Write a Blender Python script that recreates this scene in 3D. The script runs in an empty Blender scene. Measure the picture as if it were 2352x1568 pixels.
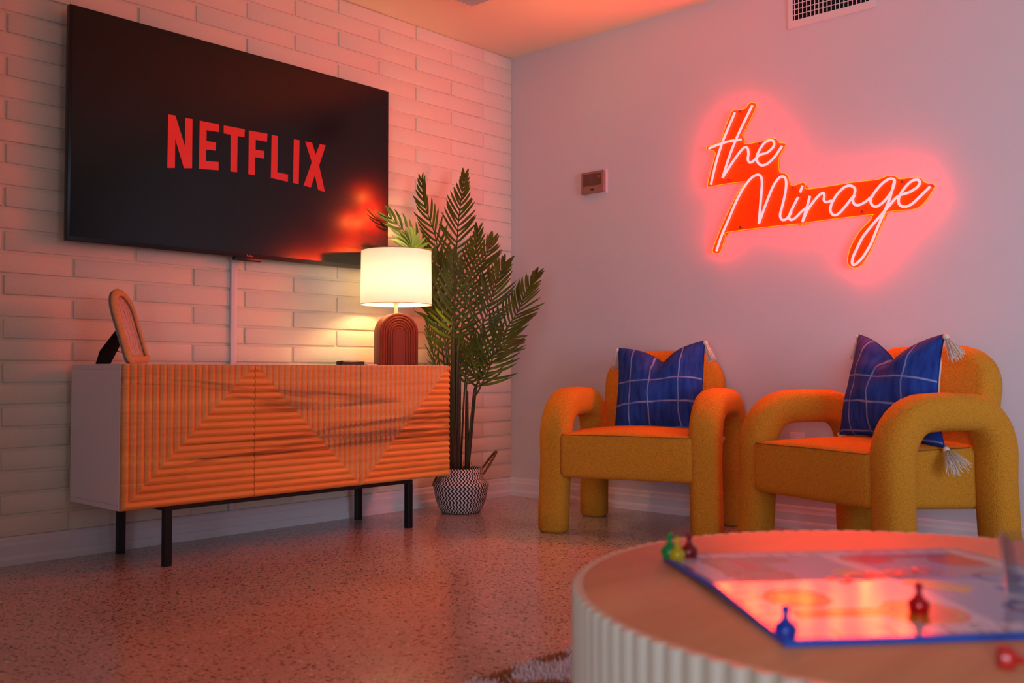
import bpy, bmesh, math, random
from mathutils import Vector, Matrix
random.seed(7)
sc = bpy.context.scene
COL = sc.collection
R = math.radians

# ---------------------------------------------------------------- camera
F_PX, YAW, PITCH = 2230.15, 0.741438, 0.0298747
CAM = Vector((-3.98802, -3.65699, 0.688909))
cd = bpy.data.cameras.new('camera'); co = bpy.data.objects.new('camera', cd); COL.objects.link(co)
cd.sensor_width = 36.0; cd.lens = F_PX / 2352 * 36.0
co.location = CAM
co.rotation_euler = (math.pi / 2 + PITCH, 0, YAW - math.pi / 2)
cd.clip_start = 0.05
cd.dof.use_dof = True; cd.dof.focus_distance = 4.3; cd.dof.aperture_fstop = 3.6
sc.camera = co

# ---------------------------------------------------------------- world, view, area lights
sc.view_settings.view_transform = 'Standard'; sc.view_settings.look = 'None'
sc.view_settings.gamma = 1.0; sc.view_settings.use_curve_mapping = False
sc.view_settings.exposure = 0.0
w = bpy.data.worlds.new('world'); sc.world = w; w.use_nodes = True
w.node_tree.nodes['Background'].inputs[0].default_value = (0.30, 0.36, 0.55, 1)
w.node_tree.nodes['Background'].inputs[1].default_value = 0.3

def area(name, loc, size, rot, power, color):
    l = bpy.data.lights.new(name, 'AREA'); l.shape = 'RECTANGLE'; l.size, l.size_y = size
    l.energy = power; l.color = color
    o = bpy.data.objects.new(name, l); COL.objects.link(o); o.location = loc; o.rotation_euler = rot
    return o
# dusk daylight through the two window openings behind the camera
wl = area("window_daylight", (-6.28, -4.75, 1.1), (1.8, 1.6), (0, R(-90), 0), 44, (0.74, 0.80, 1.0)); wl.data.spread = R(112)
ws = area('window_daylight_side', (-2.2, -6.18, 1.1), (1.8, 1.6), (R(90), 0, R(-30)), 15, (0.62, 0.74, 1.0)); ws.data.spread = R(72)
NEON_R = 104.0
# added orange spots before the sign, topping up the light of its tubes
for y_, z_ in ((-1.33, 1.68), (-1.42, 1.80), (-1.46, 1.64), (-1.58, 1.66), (-1.38, 1.38), (-1.53, 1.47), (-1.67, 1.45), (-1.78, 1.38), (-1.92, 1.40), (-2.04, 1.25), (-2.09, 1.40), (-2.20, 1.42)):
    l_ = bpy.data.lights.new('added_sign_spot', 'SPOT'); l_.energy = 1.1; l_.color = (1.0, 0.31, 0.04)
    l_.spot_size = R(176); l_.spot_blend = 0.35; l_.shadow_soft_size = 0.0
    o_ = bpy.data.objects.new('added_sign_spot', l_); COL.objects.link(o_); o_.location = (-0.05, y_, z_); o_.rotation_euler = (0, R(90), 0)
BULB_W = 200.0

# ---------------------------------------------------------------- helpers
def lin(r, g, b):
    f = lambda c: (c / 255 / 12.92) if c / 255 <= 0.04045 else ((c / 255 + 0.055) / 1.055) ** 2.4
    return (f(r), f(g), f(b), 1.0)

def newmat(name):
    m = bpy.data.materials.new(name); m.use_nodes = True
    nt = m.node_tree; b = nt.nodes['Principled BSDF']
    return m, nt, b

def link(nt, a, ao, b, bi): nt.links.new(a.outputs[ao], b.inputs[bi])

def node(nt, typ, **kw):
    n = nt.nodes.new(typ)
    for k, v in kw.items():
        if k.startswith('i_'):
            n.inputs[k[2:].replace('_', ' ')].default_value = v
        else: setattr(n, k, v)
    return n

def simple(name, col, rough=0.6, metal=0.0, bump=0.0, bscale=60.0, vary=0.0, spec=0.5, coat=0.0, detail=3.0, sheen=0.0):
    m, nt, b = newmat(name)
    b.inputs['Base Color'].default_value = col; b.inputs['Roughness'].default_value = rough
    b.inputs['Metallic'].default_value = metal; b.inputs['Specular IOR Level'].default_value = spec
    b.inputs['Coat Weight'].default_value = coat
    if sheen: b.inputs['Sheen Weight'].default_value = sheen
    tc = node(nt, 'ShaderNodeTexCoord')
    nz = node(nt, 'ShaderNodeTexNoise', i_Scale=bscale, i_Detail=detail)
    link(nt, tc, 'Object', nz, 'Vector')
    if vary:
        mx = node(nt, 'ShaderNodeMix', data_type='RGBA')
        mx.inputs[6].default_value = tuple(c * (1 - vary) for c in col[:3]) + (1,)
        mx.inputs[7].default_value = tuple(min(1, c * (1 + vary)) for c in col[:3]) + (1,)
        link(nt, nz, 'Fac', mx, 0); nt.links.new(mx.outputs[2], b.inputs['Base Color'])
    if bump:
        bp = node(nt, 'ShaderNodeBump', i_Strength=bump, i_Distance=0.002)
        link(nt, nz, 'Fac', bp, 'Height'); link(nt, bp, 'Normal', b, 'Normal')
    return m

def wood(name, c1, c2, scale=(1.5, 40, 40), rough=0.5, dark=None, knots=True, coord='Object'):
    m, nt, b = newmat(name)
    tc = node(nt, 'ShaderNodeTexCoord'); mp = node(nt, 'ShaderNodeMapping')
    mp.inputs['Scale'].default_value = scale; link(nt, tc, coord, mp, 'Vector')
    n1 = node(nt, 'ShaderNodeTexNoise', i_Scale=1.0, i_Detail=8.0, i_Roughness=0.65, i_Distortion=0.6)
    link(nt, mp, 'Vector', n1, 'Vector')
    cr = node(nt, 'ShaderNodeValToRGB'); link(nt, n1, 'Fac', cr, 'Fac')
    e = cr.color_ramp.elements; e[0].position = 0.30; e[0].color = c1; e[1].position = 0.68; e[1].color = c2
    out = cr.outputs['Color']
    if dark:
        mp2 = node(nt, 'ShaderNodeMapping'); mp2.inputs['Scale'].default_value = tuple(s * k for s, k in zip(scale, (0.55, .28, .28)))
        link(nt, tc, coord, mp2, 'Vector')
        n2 = node(nt, 'ShaderNodeTexNoise', i_Scale=1.0, i_Detail=5.0, i_Roughness=0.6, i_Distortion=1.2)
        link(nt, mp2, 'Vector', n2, 'Vector')
        c2r = node(nt, 'ShaderNodeValToRGB'); e = c2r.color_ramp.elements
        e[0].position = 0.36; e[0].color = (1, 1, 1, 1); e[1].position = 0.44; e[1].color = (0, 0, 0, 1)
        link(nt, n2, 'Fac', c2r, 'Fac')
        mx = node(nt, 'ShaderNodeMix', data_type='RGBA', blend_type='MIX')
        mu = node(nt, 'ShaderNodeMath', operation='MULTIPLY'); mu.inputs[1].default_value = 0.65
        nt.links.new(c2r.outputs['Color'], mu.inputs[0]); nt.links.new(mu.outputs[0], mx.inputs[0])
        nt.links.new(out, mx.inputs[6]); mx.inputs[7].default_value = dark
        out = mx.outputs[2]
    nt.links.new(out, b.inputs['Base Color']); b.inputs['Roughness'].default_value = rough
    bp = node(nt, 'ShaderNodeBump', i_Strength=0.25, i_Distance=0.001); link(nt, n1, 'Fac', bp, 'Height'); link(nt, bp, 'Normal', b, 'Normal')
    return m

def emis(name, col, strength=1.0):
    m, nt, b = newmat(name)
    nt.nodes.remove(b); e = node(nt, 'ShaderNodeEmission'); e.inputs[0].default_value = col; e.inputs[1].default_value = strength
    nt.links.new(e.outputs[0], nt.nodes['Material Output'].inputs[0])
    return m

def empty(name, loc=(0, 0, 0), rz=0.0):
    o = bpy.data.objects.new(name, None); COL.objects.link(o); o.location = loc; o.rotation_euler = (0, 0, rz)
    o.empty_display_size = 0.1
    return o

def tag(o, label=None, cat=None, group=None, kind=None):
    for k, v in (('label', label), ('category', cat), ('group', group), ('kind', kind)):
        if v: o[k] = v
    return o

def fromme(name, V, F, mats, parent=None, smooth=False, mi=None):
    me = bpy.data.meshes.new(name); me.from_pydata([tuple(v) for v in V], [], F); me.update()
    for m in (mats if isinstance(mats, (list, tuple)) else [mats]): me.materials.append(m)
    if smooth: me.polygons.foreach_set('use_smooth', [True] * len(me.polygons))
    if mi: me.polygons.foreach_set('material_index', mi)
    o = bpy.data.objects.new(name, me); COL.objects.link(o)
    if parent: o.parent = parent
    return o

def frombm(name, bm, mats, parent=None, smooth=False, angle=None):
    bmesh.ops.recalc_face_normals(bm, faces=bm.faces)
    me = bpy.data.meshes.new(name); bm.to_mesh(me); bm.free()
    for m in (mats if isinstance(mats, (list, tuple)) else [mats]): me.materials.append(m)
    if smooth: me.polygons.foreach_set('use_smooth', [True] * len(me.polygons))
    if angle is not None: me.set_sharp_from_angle(angle=R(angle))
    o = bpy.data.objects.new(name, me); COL.objects.link(o)
    if parent: o.parent = parent
    return o

def bbox(bm, lo, hi, bevel=0.0, seg=2, M=None):
    r = bmesh.ops.create_cube(bm, size=1.0); vs = r['verts']
    s = [hi[i] - lo[i] for i in range(3)]; c = [(hi[i] + lo[i]) / 2 for i in range(3)]
    for v in vs: v.co = Vector((v.co.x * s[0] + c[0], v.co.y * s[1] + c[1], v.co.z * s[2] + c[2]))
    if bevel:
        es = list({e for v in vs for e in v.link_edges})
        r2 = bmesh.ops.bevel(bm, geom=es, offset=bevel, segments=seg, profile=0.5, affect='EDGES')
        vs = list({v for f in r2['faces'] for v in f.verts} | {v for v in vs if v.is_valid})
    if M is not None: bmesh.ops.transform(bm, matrix=M, verts=vs)
    return vs

def boxo(name, lo, hi, mat, parent=None, bevel=0.0, seg=2, M=None, smooth=None):
    bm = bmesh.new(); bbox(bm, lo, hi, bevel, seg, M)
    return frombm(name, bm, mat, parent, smooth=bool(bevel) if smooth is None else smooth, angle=35 if bevel else None)

def catmull(P, n=6, closed=False):
    P = [Vector(p) for p in P]; out = []
    N = len(P)
    for i in range(N if closed else N - 1):
        if closed: a, b, c, d = P[(i - 1) % N], P[i], P[(i + 1) % N], P[(i + 2) % N]
        else:
            b, c = P[i], P[i + 1]
            a = P[i - 1] if i > 0 else 2 * b - c
            d = P[i + 2] if i + 2 < N else 2 * c - b
        for k in range(n):
            t = k / n
            out.append(0.5 * ((2 * b) + (c - a) * t + (2 * a - 5 * b + 4 * c - d) * t * t + (3 * b - a - 3 * c + d) * t ** 3))
    if not closed: out.append(P[-1])
    return out

def sweep(P, rad, n=8, ref=Vector((0, 0, 1)), prof=None, closed=False, cap=True):
    """tube along P; rad: float or list; prof: list of (a,b) unit profile points; fixed frame by ref"""
    P = [Vector(p) for p in P]; V = []; F = []
    if prof is None: prof = [(math.cos(2 * math.pi * k / n), math.sin(2 * math.pi * k / n)) for k in range(n)]
    n = len(prof); N = len(P)
    prev = None
    for i, p in enumerate(P):
        if closed: t = P[(i + 1) % N] - P[(i - 1) % N]
        else: t = P[min(i + 1, N - 1)] - P[max(i - 1, 0)]
        t.normalize()
        if prev is None:
            s = t.cross(ref)
            if s.length < 1e-3: s = t.cross(Vector((1, 0.2, 0)))
            s.normalize()
        else:
            s = prev - t * prev.dot(t)
            if s.length < 1e-4: s = t.orthogonal()
            s.normalize()
        prev = s; u = s.cross(t)
        r = rad[i] if isinstance(rad, list) else rad
        rr = r if isinstance(r, (list, tuple)) else (r, r)
        for a, b in prof: V.append(p + s * a * rr[0] + u * b * rr[1])
    for i in range(N if closed else N - 1):
        j = (i + 1) % N
        for k in range(n):
            k2 = (k + 1) % n
            F.append((i * n + k, i * n + k2, j * n + k2, j * n + k))
    if cap and not closed:
        F.append(tuple(range(n - 1, -1, -1))); F.append(tuple((N - 1) * n + k for k in range(n)))
    return V, F

def merge(parts):
    V, F = [], []
    for v, f in parts:
        o = len(V); V += v; F += [tuple(i + o for i in x) for x in f]
    return V, F

def lathe(prof, n=32, cx=0, cy=0, closed_bottom=False):
    V, F = [], []
    for r, z in prof:
        for k in range(n):
            a = 2 * math.pi * k / n; V.append((cx + r * math.cos(a), cy + r * math.sin(a), z))
    for i in range(len(prof) - 1):
        for k in range(n):
            k2 = (k + 1) % n; F.append((i * n + k, i * n + k2, (i + 1) * n + k2, (i + 1) * n + k))
    return V, F

def prism(name, pts, axis, d0, d1, mats, parent=None, sidemat=None):
    """polygon pts extruded between d0 and d1 on an axis ('y': pts=(x,z); 'x': pts=(y,z); 'z': (x,y))"""
    def mk(p, d):
        return {'y': (p[0], d, p[1]), 'x': (d, p[0], p[1]), 'z': (p[0], p[1], d)}[axis]
    bm = bmesh.new()
    a = [bm.verts.new(mk(p, d0)) for p in pts]; b = [bm.verts.new(mk(p, d1)) for p in pts]
    n = len(pts)
    f0 = bm.faces.new(a); f1 = bm.faces.new(list(reversed(b))); sides = []
    for i in range(n): sides.append(bm.faces.new((a[i], b[i], b[(i + 1) % n], a[(i + 1) % n])))
    if sidemat is not None:
        for f in sides: f.material_index = 1
    f0.normal_update(); f1.normal_update()
    bmesh.ops.triangulate(bm, faces=[f0, f1], ngon_method='EAR_CLIP')
    return frombm(name, bm, mats, parent)

def copy_tree(o, parent=None):
    c = o.copy(); COL.objects.link(c); c.parent = parent
    for ch in [x for x in o.children]: copy_tree(ch, c)
    return c

def text(name, body, size, mat, parent, loc, rot, extrude=0.0003):
    cu = bpy.data.curves.new(name, 'FONT'); cu.body = body; cu.size = size; cu.extrude = extrude
    cu.align_x = 'CENTER'; cu.align_y = 'CENTER'; cu.materials.append(mat)
    t = bpy.data.objects.new(name, cu); COL.objects.link(t)
    me = bpy.data.meshes.new_from_object(t); me.name = name; bpy.data.objects.remove(t)
    o = bpy.data.objects.new(name, me); COL.objects.link(o); o.parent = parent; o.location = loc; o.rotation_euler = rot
    return o

# ---------------------------------------------------------------- measured outlines (metres)
LET = {'N': [(-2.095, 1.701), (-2.065, 1.702), (-2.022, 1.585), (-2.023, 1.701), (-1.991, 1.702), (-1.991, 1.503), (-2.026, 1.498), (-2.065, 1.608), (-2.065, 1.493), (-2.097, 1.488)], 'E': [(-1.959, 1.702), (-1.871, 1.703), (-1.872, 1.671), (-1.928, 1.669), (-1.928, 1.624), (-1.885, 1.626), (-1.886, 1.592), (-1.929, 1.589), (-1.929, 1.542), (-1.872, 1.547), (-1.872, 1.513), (-1.961, 1.505)], 'T': [(-1.85, 1.703), (-1.751, 1.705), (-1.752, 1.671), (-1.785, 1.67), (-1.786, 1.518), (-1.817, 1.516), (-1.817, 1.67), (-1.85, 1.67)], 'F': [(-1.731, 1.704), (-1.64, 1.706), (-1.642, 1.671), (-1.698, 1.67), (-1.698, 1.627), (-1.655, 1.629), (-1.656, 1.596), (-1.7, 1.595), (-1.701, 1.519), (-1.732, 1.518)], 'L': [(-1.619, 1.706), (-1.587, 1.705), (-1.589, 1.547), (-1.534, 1.546), (-1.535, 1.514), (-1.621, 1.518)], 'I': [(-1.505, 1.706), (-1.475, 1.707), (-1.478, 1.511), (-1.508, 1.513)], 'X': [(-1.445, 1.707), (-1.408, 1.708), (-1.388, 1.658), (-1.366, 1.709), (-1.333, 1.709), (-1.369, 1.611), (-1.336, 1.496), (-1.373, 1.5), (-1.392, 1.564), (-1.413, 1.506), (-1.452, 1.509), (-1.409, 1.62)]}
STROKES = [[(-1.4206, 1.8741), (-1.384, 1.8056), (-1.3548, 1.7477), (-1.3252, 1.6722), (-1.3039, 1.6007), (-1.2918, 1.5575)], [(-1.2813, 1.7289), (-1.3257, 1.738), (-1.3835, 1.746), (-1.4515, 1.7446)], [(-1.5096, 1.8915), (-1.4627, 1.8147), (-1.4246, 1.7478), (-1.3893, 1.6741), (-1.3535, 1.5813)], [(-1.3535, 1.5813), (-1.3953, 1.6335), (-1.4398, 1.6834), (-1.4661, 1.7046), (-1.4834, 1.6991), (-1.4874, 1.6705), (-1.4842, 1.6487), (-1.4939, 1.6322), (-1.5135, 1.6376), (-1.5441, 1.6592), (-1.5803, 1.6647), (-1.6103, 1.6849), (-1.614, 1.7062), (-1.5987, 1.7186), (-1.5687, 1.7107), (-1.5444, 1.6841), (-1.5295, 1.6531), (-1.5347, 1.6256), (-1.5558, 1.6104), (-1.5859, 1.6171), (-1.6188, 1.6424), (-1.6527, 1.6826)], [(-1.3187, 1.2431), (-1.3482, 1.3156), (-1.387, 1.3911), (-1.4254, 1.4657), (-1.4633, 1.5228), (-1.5006, 1.5598), (-1.5312, 1.5718), (-1.5493, 1.5604), (-1.5538, 1.5278), (-1.5504, 1.484), (-1.5432, 1.4131), (-1.5365, 1.3486)], [(-1.5365, 1.3486), (-1.5538, 1.3898), (-1.5783, 1.4476), (-1.6087, 1.5097), (-1.6355, 1.5416), (-1.6572, 1.5458), (-1.6705, 1.5261), (-1.6671, 1.475), (-1.6519, 1.4171), (-1.641, 1.3776), (-1.6484, 1.3561), (-1.6688, 1.3556), (-1.6951, 1.3824)], [(-1.7273, 1.4471), (-1.704, 1.4084), (-1.6846, 1.3701), (-1.6902, 1.3506), (-1.7121, 1.3564), (-1.7408, 1.3801), (-1.7648, 1.3961)], [(-1.781, 1.4448), (-1.7665, 1.3959), (-1.7449, 1.3341)], [(-1.7449, 1.3341), (-1.772, 1.3873), (-1.8144, 1.4354), (-1.8394, 1.4508), (-1.8464, 1.4394), (-1.8446, 1.4186), (-1.8554, 1.4094), (-1.8789, 1.4129)], [(-1.7477, 1.4944), (-1.736, 1.4653)], [(-1.979, 1.4283), (-1.9809, 1.4513), (-1.961, 1.4667), (-1.9344, 1.4624), (-1.9019, 1.4352), (-1.8799, 1.4013), (-1.873, 1.3706), (-1.8875, 1.3502), (-1.9118, 1.3559), (-1.9496, 1.3931), (-1.979, 1.4257), (-1.972, 1.4085), (-1.977, 1.3873), (-1.9942, 1.3802), (-2.0229, 1.3896), (-2.0489, 1.4069)], [(-2.1465, 1.4502), (-2.1457, 1.4664), (-2.1258, 1.4731), (-2.0954, 1.4569), (-2.0645, 1.4254), (-2.0473, 1.3969), (-2.0537, 1.3733), (-2.074, 1.3659), (-2.1046, 1.385), (-2.1326, 1.4169), (-2.1465, 1.4502)], [(-2.1466, 1.4603), (-2.1248, 1.3877), (-2.0989, 1.3302), (-2.0703, 1.2674), (-2.0467, 1.2138), (-2.0152, 1.1655), (-1.9862, 1.1371), (-1.9678, 1.1333), (-1.9681, 1.159), (-1.9843, 1.1937), (-2.0109, 1.2426), (-2.0475, 1.2849), (-2.0837, 1.3217), (-2.1194, 1.3581), (-2.1497, 1.3897), (-2.1721, 1.402), (-2.204, 1.408), (-2.2357, 1.4238), (-2.248, 1.4419), (-2.2385, 1.4545), (-2.2143, 1.4513), (-2.1847, 1.4253), (-2.1646, 1.3929), (-2.1643, 1.3655), (-2.1838, 1.3517), (-2.2131, 1.3583), (-2.2424, 1.381), (-2.2882, 1.4209)]]
OUTL = [(-1.5043, 1.9074), (-1.5256, 1.895), (-1.5224, 1.8761), (-1.4725, 1.7924), (-1.4536, 1.7675), (-1.4659, 1.7457), (-1.4626, 1.7294), (-1.4781, 1.7213), (-1.5454, 1.7217), (-1.5996, 1.7296), (-1.6261, 1.717), (-1.6349, 1.7019), (-1.6583, 1.6954), (-1.6669, 1.6831), (-1.6402, 1.6436), (-1.6342, 1.6281), (-1.6366, 1.5703), (-1.6628, 1.5612), (-1.6801, 1.5398), (-1.6885, 1.5062), (-1.7143, 1.5028), (-1.7458, 1.5095), (-1.7599, 1.4969), (-1.7709, 1.4767), (-1.9674, 1.4803), (-2.0764, 1.4786), (-2.1171, 1.4883), (-2.147, 1.4828), (-2.1642, 1.4684), (-2.2205, 1.4678), (-2.2494, 1.4604), (-2.2659, 1.441), (-2.2967, 1.4296), (-2.3036, 1.4189), (-2.2722, 1.3713), (-2.2432, 1.3452), (-2.2092, 1.3377), (-2.1153, 1.3387), (-2.0946, 1.2964), (-2.0423, 1.1846), (-2.0055, 1.1313), (-1.9739, 1.1182), (-1.9477, 1.1331), (-1.9438, 1.1618), (-1.9592, 1.2122), (-1.9966, 1.2706), (-2.0438, 1.3144), (-2.0465, 1.3295), (-2.0337, 1.3359), (-1.7751, 1.3321), (-1.7581, 1.3232), (-1.7354, 1.3228), (-1.7184, 1.331), (-1.3808, 1.3277), (-1.3647, 1.3094), (-1.3386, 1.2435), (-1.3224, 1.2323), (-1.2998, 1.2382), (-1.2953, 1.2529), (-1.3492, 1.3678), (-1.4072, 1.4692), (-1.4548, 1.5365), (-1.4518, 1.551), (-1.2989, 1.5511), (-1.2825, 1.5463), (-1.2695, 1.5606), (-1.303, 1.6713), (-1.313, 1.7015), (-1.3001, 1.7179), (-1.2707, 1.7253), (-1.2642, 1.7379), (-1.2741, 1.7421), (-1.3361, 1.7524), (-1.3655, 1.8163), (-1.4011, 1.8842), (-1.417, 1.887), (-1.467, 1.8846), (-1.4858, 1.9025)]
SCREWS = [(-1.4424, 1.8765), (-1.5414, 1.7121), (-1.3786, 1.5699), (-1.6997, 1.4908), (-1.441, 1.3432), (-2.0074, 1.3517), (-2.1755, 1.4546), (-2.2902, 1.4247)]
FRONDS = {
 'F1':[(-0.695,-0.27,0.216),(-0.734,-0.3,0.586),(-0.764,-0.33,0.877),(-0.746,-0.32,1.129),(-0.718,-0.3,1.282),(-0.677,-0.27,1.414),(-0.617,-0.23,1.555),(-0.566,-0.2,1.669)],
 'F2':[(-0.697,-0.26,0.216),(-0.768,-0.32,0.587),(-0.829,-0.38,0.792),(-0.85,-0.41,0.903),(-0.851,-0.42,1.02),(-0.839,-0.41,1.137),(-0.831,-0.39,1.233)],
 'F3':[(-0.694,-0.25,0.215),(-0.708,-0.24,0.69),(-0.725,-0.22,1.009),(-0.756,-0.2,1.306),(-0.784,-0.18,1.424),(-0.804,-0.16,1.507),(-0.791,-0.13,1.622)],
 'F4':[(-0.699,-0.25,0.215),(-0.701,-0.22,0.69),(-0.713,-0.17,0.969),(-0.781,-0.14,1.202),(-0.872,-0.13,1.333),(-0.99,-0.13,1.414)],
 'F5':[(-0.696,-0.24,0.214),(-0.700,-0.2,0.69),(-0.725,-0.17,0.925),(-0.765,-0.15,1.10),(-0.815,-0.155,1.205),(-0.870,-0.175,1.250),(-0.935,-0.205,1.266)],
 'F6':[(-0.694,-0.25,0.215),(-0.689,-0.22,0.627),(-0.694,-0.2,0.797),(-0.704,-0.18,0.894),(-0.73,-0.17,0.964),(-0.771,-0.16,1.031),(-0.833,-0.15,1.074)],
 'F7':[(-0.686,-0.23,0.213),(-0.686,-0.18,0.583),(-0.708,-0.15,0.69),(-0.719,-0.14,0.755),(-0.737,-0.14,0.83),(-0.77,-0.15,0.914)],
 'F8':[(-0.64,-0.25,0.211),(-0.581,-0.22,0.625),(-0.515,-0.2,0.888),(-0.465,-0.19,1.09),(-0.427,-0.19,1.226),(-0.388,-0.19,1.301),(-0.342,-0.18,1.37)],
 'F9':[(-0.639,-0.3,0.214),(-0.631,-0.33,0.574),(-0.622,-0.36,0.648),(-0.657,-0.4,0.828),(-0.649,-0.41,0.91),(-0.633,-0.42,0.958),(-0.619,-0.43,1.015),(-0.589,-0.43,1.09),(-0.544,-0.42,1.157),(-0.482,-0.4,1.222)],
 'F10':[(-0.638,-0.29,0.214),(-0.647,-0.34,0.522),(-0.648,-0.38,0.592),(-0.63,-0.42,0.678),(-0.614,-0.46,0.782),(-0.568,-0.48,0.879),(-0.486,-0.49,0.976),(-0.41,-0.48,1.081),(-0.308,-0.46,1.176)],
 'F11':[(-0.634,-0.28,0.213),(-0.622,-0.27,0.584),(-0.591,-0.26,0.68),(-0.566,-0.26,0.744),(-0.545,-0.26,0.82)],
 'F12':[(-0.669,-0.27,0.214),(-0.641,-0.25,0.626),(-0.631,-0.24,0.69),(-0.628,-0.23,0.819)],
 'F13':[(-0.689,-0.27,0.216),(-0.723,-0.31,0.69),(-0.718,-0.34,0.92),(-0.655,-0.33,1.134),(-0.589,-0.3,1.27),(-0.54,-0.27,1.386)],
 'F14':[(-0.703,-0.26,0.216),(-0.751,-0.26,0.795),(-0.786,-0.26,1.004),(-0.807,-0.27,1.128),(-0.823,-0.28,1.23)],
 'F15':[(-0.626,-0.29,0.213),(-0.607,-0.33,0.627),(-0.589,-0.36,0.69),(-0.554,-0.38,0.765),(-0.476,-0.38,0.82),(-0.392,-0.37,0.854)],
}

def anchor(root, loc):
    root.location = loc
    for ch in root.children: ch.location = ch.location - Vector(loc)

# ---------------------------------------------------------------- materials
M = {}
M['brick'] = simple('white_painted_brick', lin(230, 220, 198), 0.62, bump=0.9, bscale=170, vary=0.03)
M['mortar'] = simple('painted_mortar', lin(226, 216, 194), 0.7, bump=0.6, bscale=120)
M['wall'] = simple('white_wall_paint', lin(212, 205, 206), 0.75, bump=0.25, bscale=240)
M['ceiling'] = simple('ceiling_paint', lin(236, 230, 200), 0.85, bump=0.2, bscale=150)
M['trim'] = simple('trim_paint', lin(222, 216, 216), 0.4)
M['black_metal'] = simple('black_metal', lin(22, 22, 26), 0.45, 0.3)
M['black_plastic'] = simple('black_plastic', lin(14, 13, 14), 0.3)
M['black_felt'] = simple('black_felt', lin(12, 10, 10), 0.9)
M['white_lam'] = simple('white_laminate', lin(236, 232, 236), 0.45)
M['wood_doors'] = wood('grooved_oak_veneer', lin(224, 128, 52), lin(252, 172, 84), scale=(1.0, 20, 22), rough=0.42, dark=lin(112, 52, 22))
M['table_top'] = wood('table_top_oak', lin(206, 132, 92), lin(226, 158, 114), scale=(1.2, 9, 30), rough=0.38)
M['slat'] = wood('pale_slat_wood', lin(196, 180, 154), lin(224, 210, 186), scale=(40, 40, 2), rough=0.5)
M['boucle'] = None
M['tassel'] = simple('cream_cotton', lin(222, 208, 190), 0.9, bump=0.5, bscale=300)
M['cream'] = simple('cream_linen', lin(214, 200, 184), 0.9, bump=0.4, bscale=400)
M['terracotta'] = simple('terracotta_glaze', lin(112, 34, 12), 0.55, spec=0.3, bump=0.15, bscale=200, vary=0.06)
M['nickel'] = simple('lamp_neck', lin(222, 205, 170), 0.35, 0.4)
M['leaf'] = None
M['stem'] = simple('palm_stem', lin(52, 58, 26), 0.5, bump=0.5, bscale=80, vary=0.3)
M['bark'] = simple('palm_trunk', lin(62, 44, 26), 0.8, bump=0.9, bscale=60, vary=0.3)
M['soil'] = simple('dark_moss', lin(34, 26, 18), 1.0, bump=1.0, bscale=90, vary=0.4)
M['rope'] = simple('brown_seagrass', lin(120, 84, 52), 0.8, bump=0.8, bscale=200, vary=0.3)
M['vent'] = simple('vent_paint', lin(222, 212, 208), 0.5)
M['vent_dark'] = simple('opening_shade', lin(8, 7, 7), 0.9)  # near-black colour standing in for shade inside openings
M['thermo'] = simple('thermostat_plastic', lin(150, 108, 92), 0.35)
M['thermo_screen'] = simple('thermostat_screen', lin(92, 60, 52), 0.15)
M['glass'] = None

def mat_floor():
    m, nt, b = newmat('terrazzo'); tc = node(nt, 'ShaderNodeTexCoord')
    base = node(nt, 'ShaderNodeTexNoise', i_Scale=2.5, i_Detail=4.0); link(nt, tc, 'Object', base, 'Vector')
    cr = node(nt, 'ShaderNodeValToRGB'); e = cr.color_ramp.elements
    e[0].position = 0.3; e[0].color = lin(176, 158, 146); e[1].position = 0.7; e[1].color = lin(190, 170, 158)
    link(nt, base, 'Fac', cr, 'Fac'); cur = cr.outputs[0]
    for sc_, thr, frac, col in ((75, 0.34, 0.30, lin(38, 32, 32)), (52, 0.26, 0.13, lin(52, 44, 40)), (120, 0.36, 0.32, lin(118, 82, 62)), (62, 0.30, 0.14, lin(150, 92, 64)), (95, 0.34, 0.10, lin(220, 206, 190))):
        mp = node(nt, 'ShaderNodeMapping'); mp.inputs['Location'].default_value = (sc_ * .13, sc_ * .07, 0)
        link(nt, tc, 'Object', mp, 'Vector')
        dn = node(nt, 'ShaderNodeTexNoise', i_Scale=float(sc_) * 1.5, i_Detail=1.0); link(nt, mp, 'Vector', dn, 'Vector')
        ad = node(nt, 'ShaderNodeMix', data_type='RGBA', blend_type='LINEAR_LIGHT'); ad.inputs[0].default_value = 0.006
        link(nt, mp, 'Vector', ad, 6); link(nt, dn, 'Color', ad, 7)
        v = node(nt, 'ShaderNodeTexVoronoi', i_Scale=float(sc_)); nt.links.new(ad.outputs[2], v.inputs['Vector'])
        lt = node(nt, 'ShaderNodeMath', operation='LESS_THAN'); lt.inputs[1].default_value = thr; link(nt, v, 'Distance', lt, 0)
        sp = node(nt, 'ShaderNodeSeparateColor'); link(nt, v, 'Color', sp, 0)
        l2 = node(nt, 'ShaderNodeMath', operation='LESS_THAN'); l2.inputs[1].default_value = frac; link(nt, sp, 0, l2, 0)
        mu = node(nt, 'ShaderNodeMath', operation='MULTIPLY'); link(nt, lt, 0, mu, 0); link(nt, l2, 0, mu, 1)
        mx = node(nt, 'ShaderNodeMix', data_type='RGBA'); link(nt, mu, 0, mx, 0); nt.links.new(cur, mx.inputs[6]); mx.inputs[7].default_value = col
        cur = mx.outputs[2]
    nt.links.new(cur, b.inputs['Base Color']); b.inputs['Roughness'].default_value = 0.16
    b.inputs['Specular IOR Level'].default_value = 0.5
    rn = node(nt, 'ShaderNodeTexNoise', i_Scale=6.0, i_Detail=3.0); link(nt, tc, 'Object', rn, 'Vector')
    mr = node(nt, 'ShaderNodeMapRange'); mr.inputs[3].default_value = 0.12; mr.inputs[4].default_value = 0.24
    link(nt, rn, 'Fac', mr, 0); link(nt, mr, 0, b, 'Roughness')
    return m
M['floor'] = mat_floor()

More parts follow.
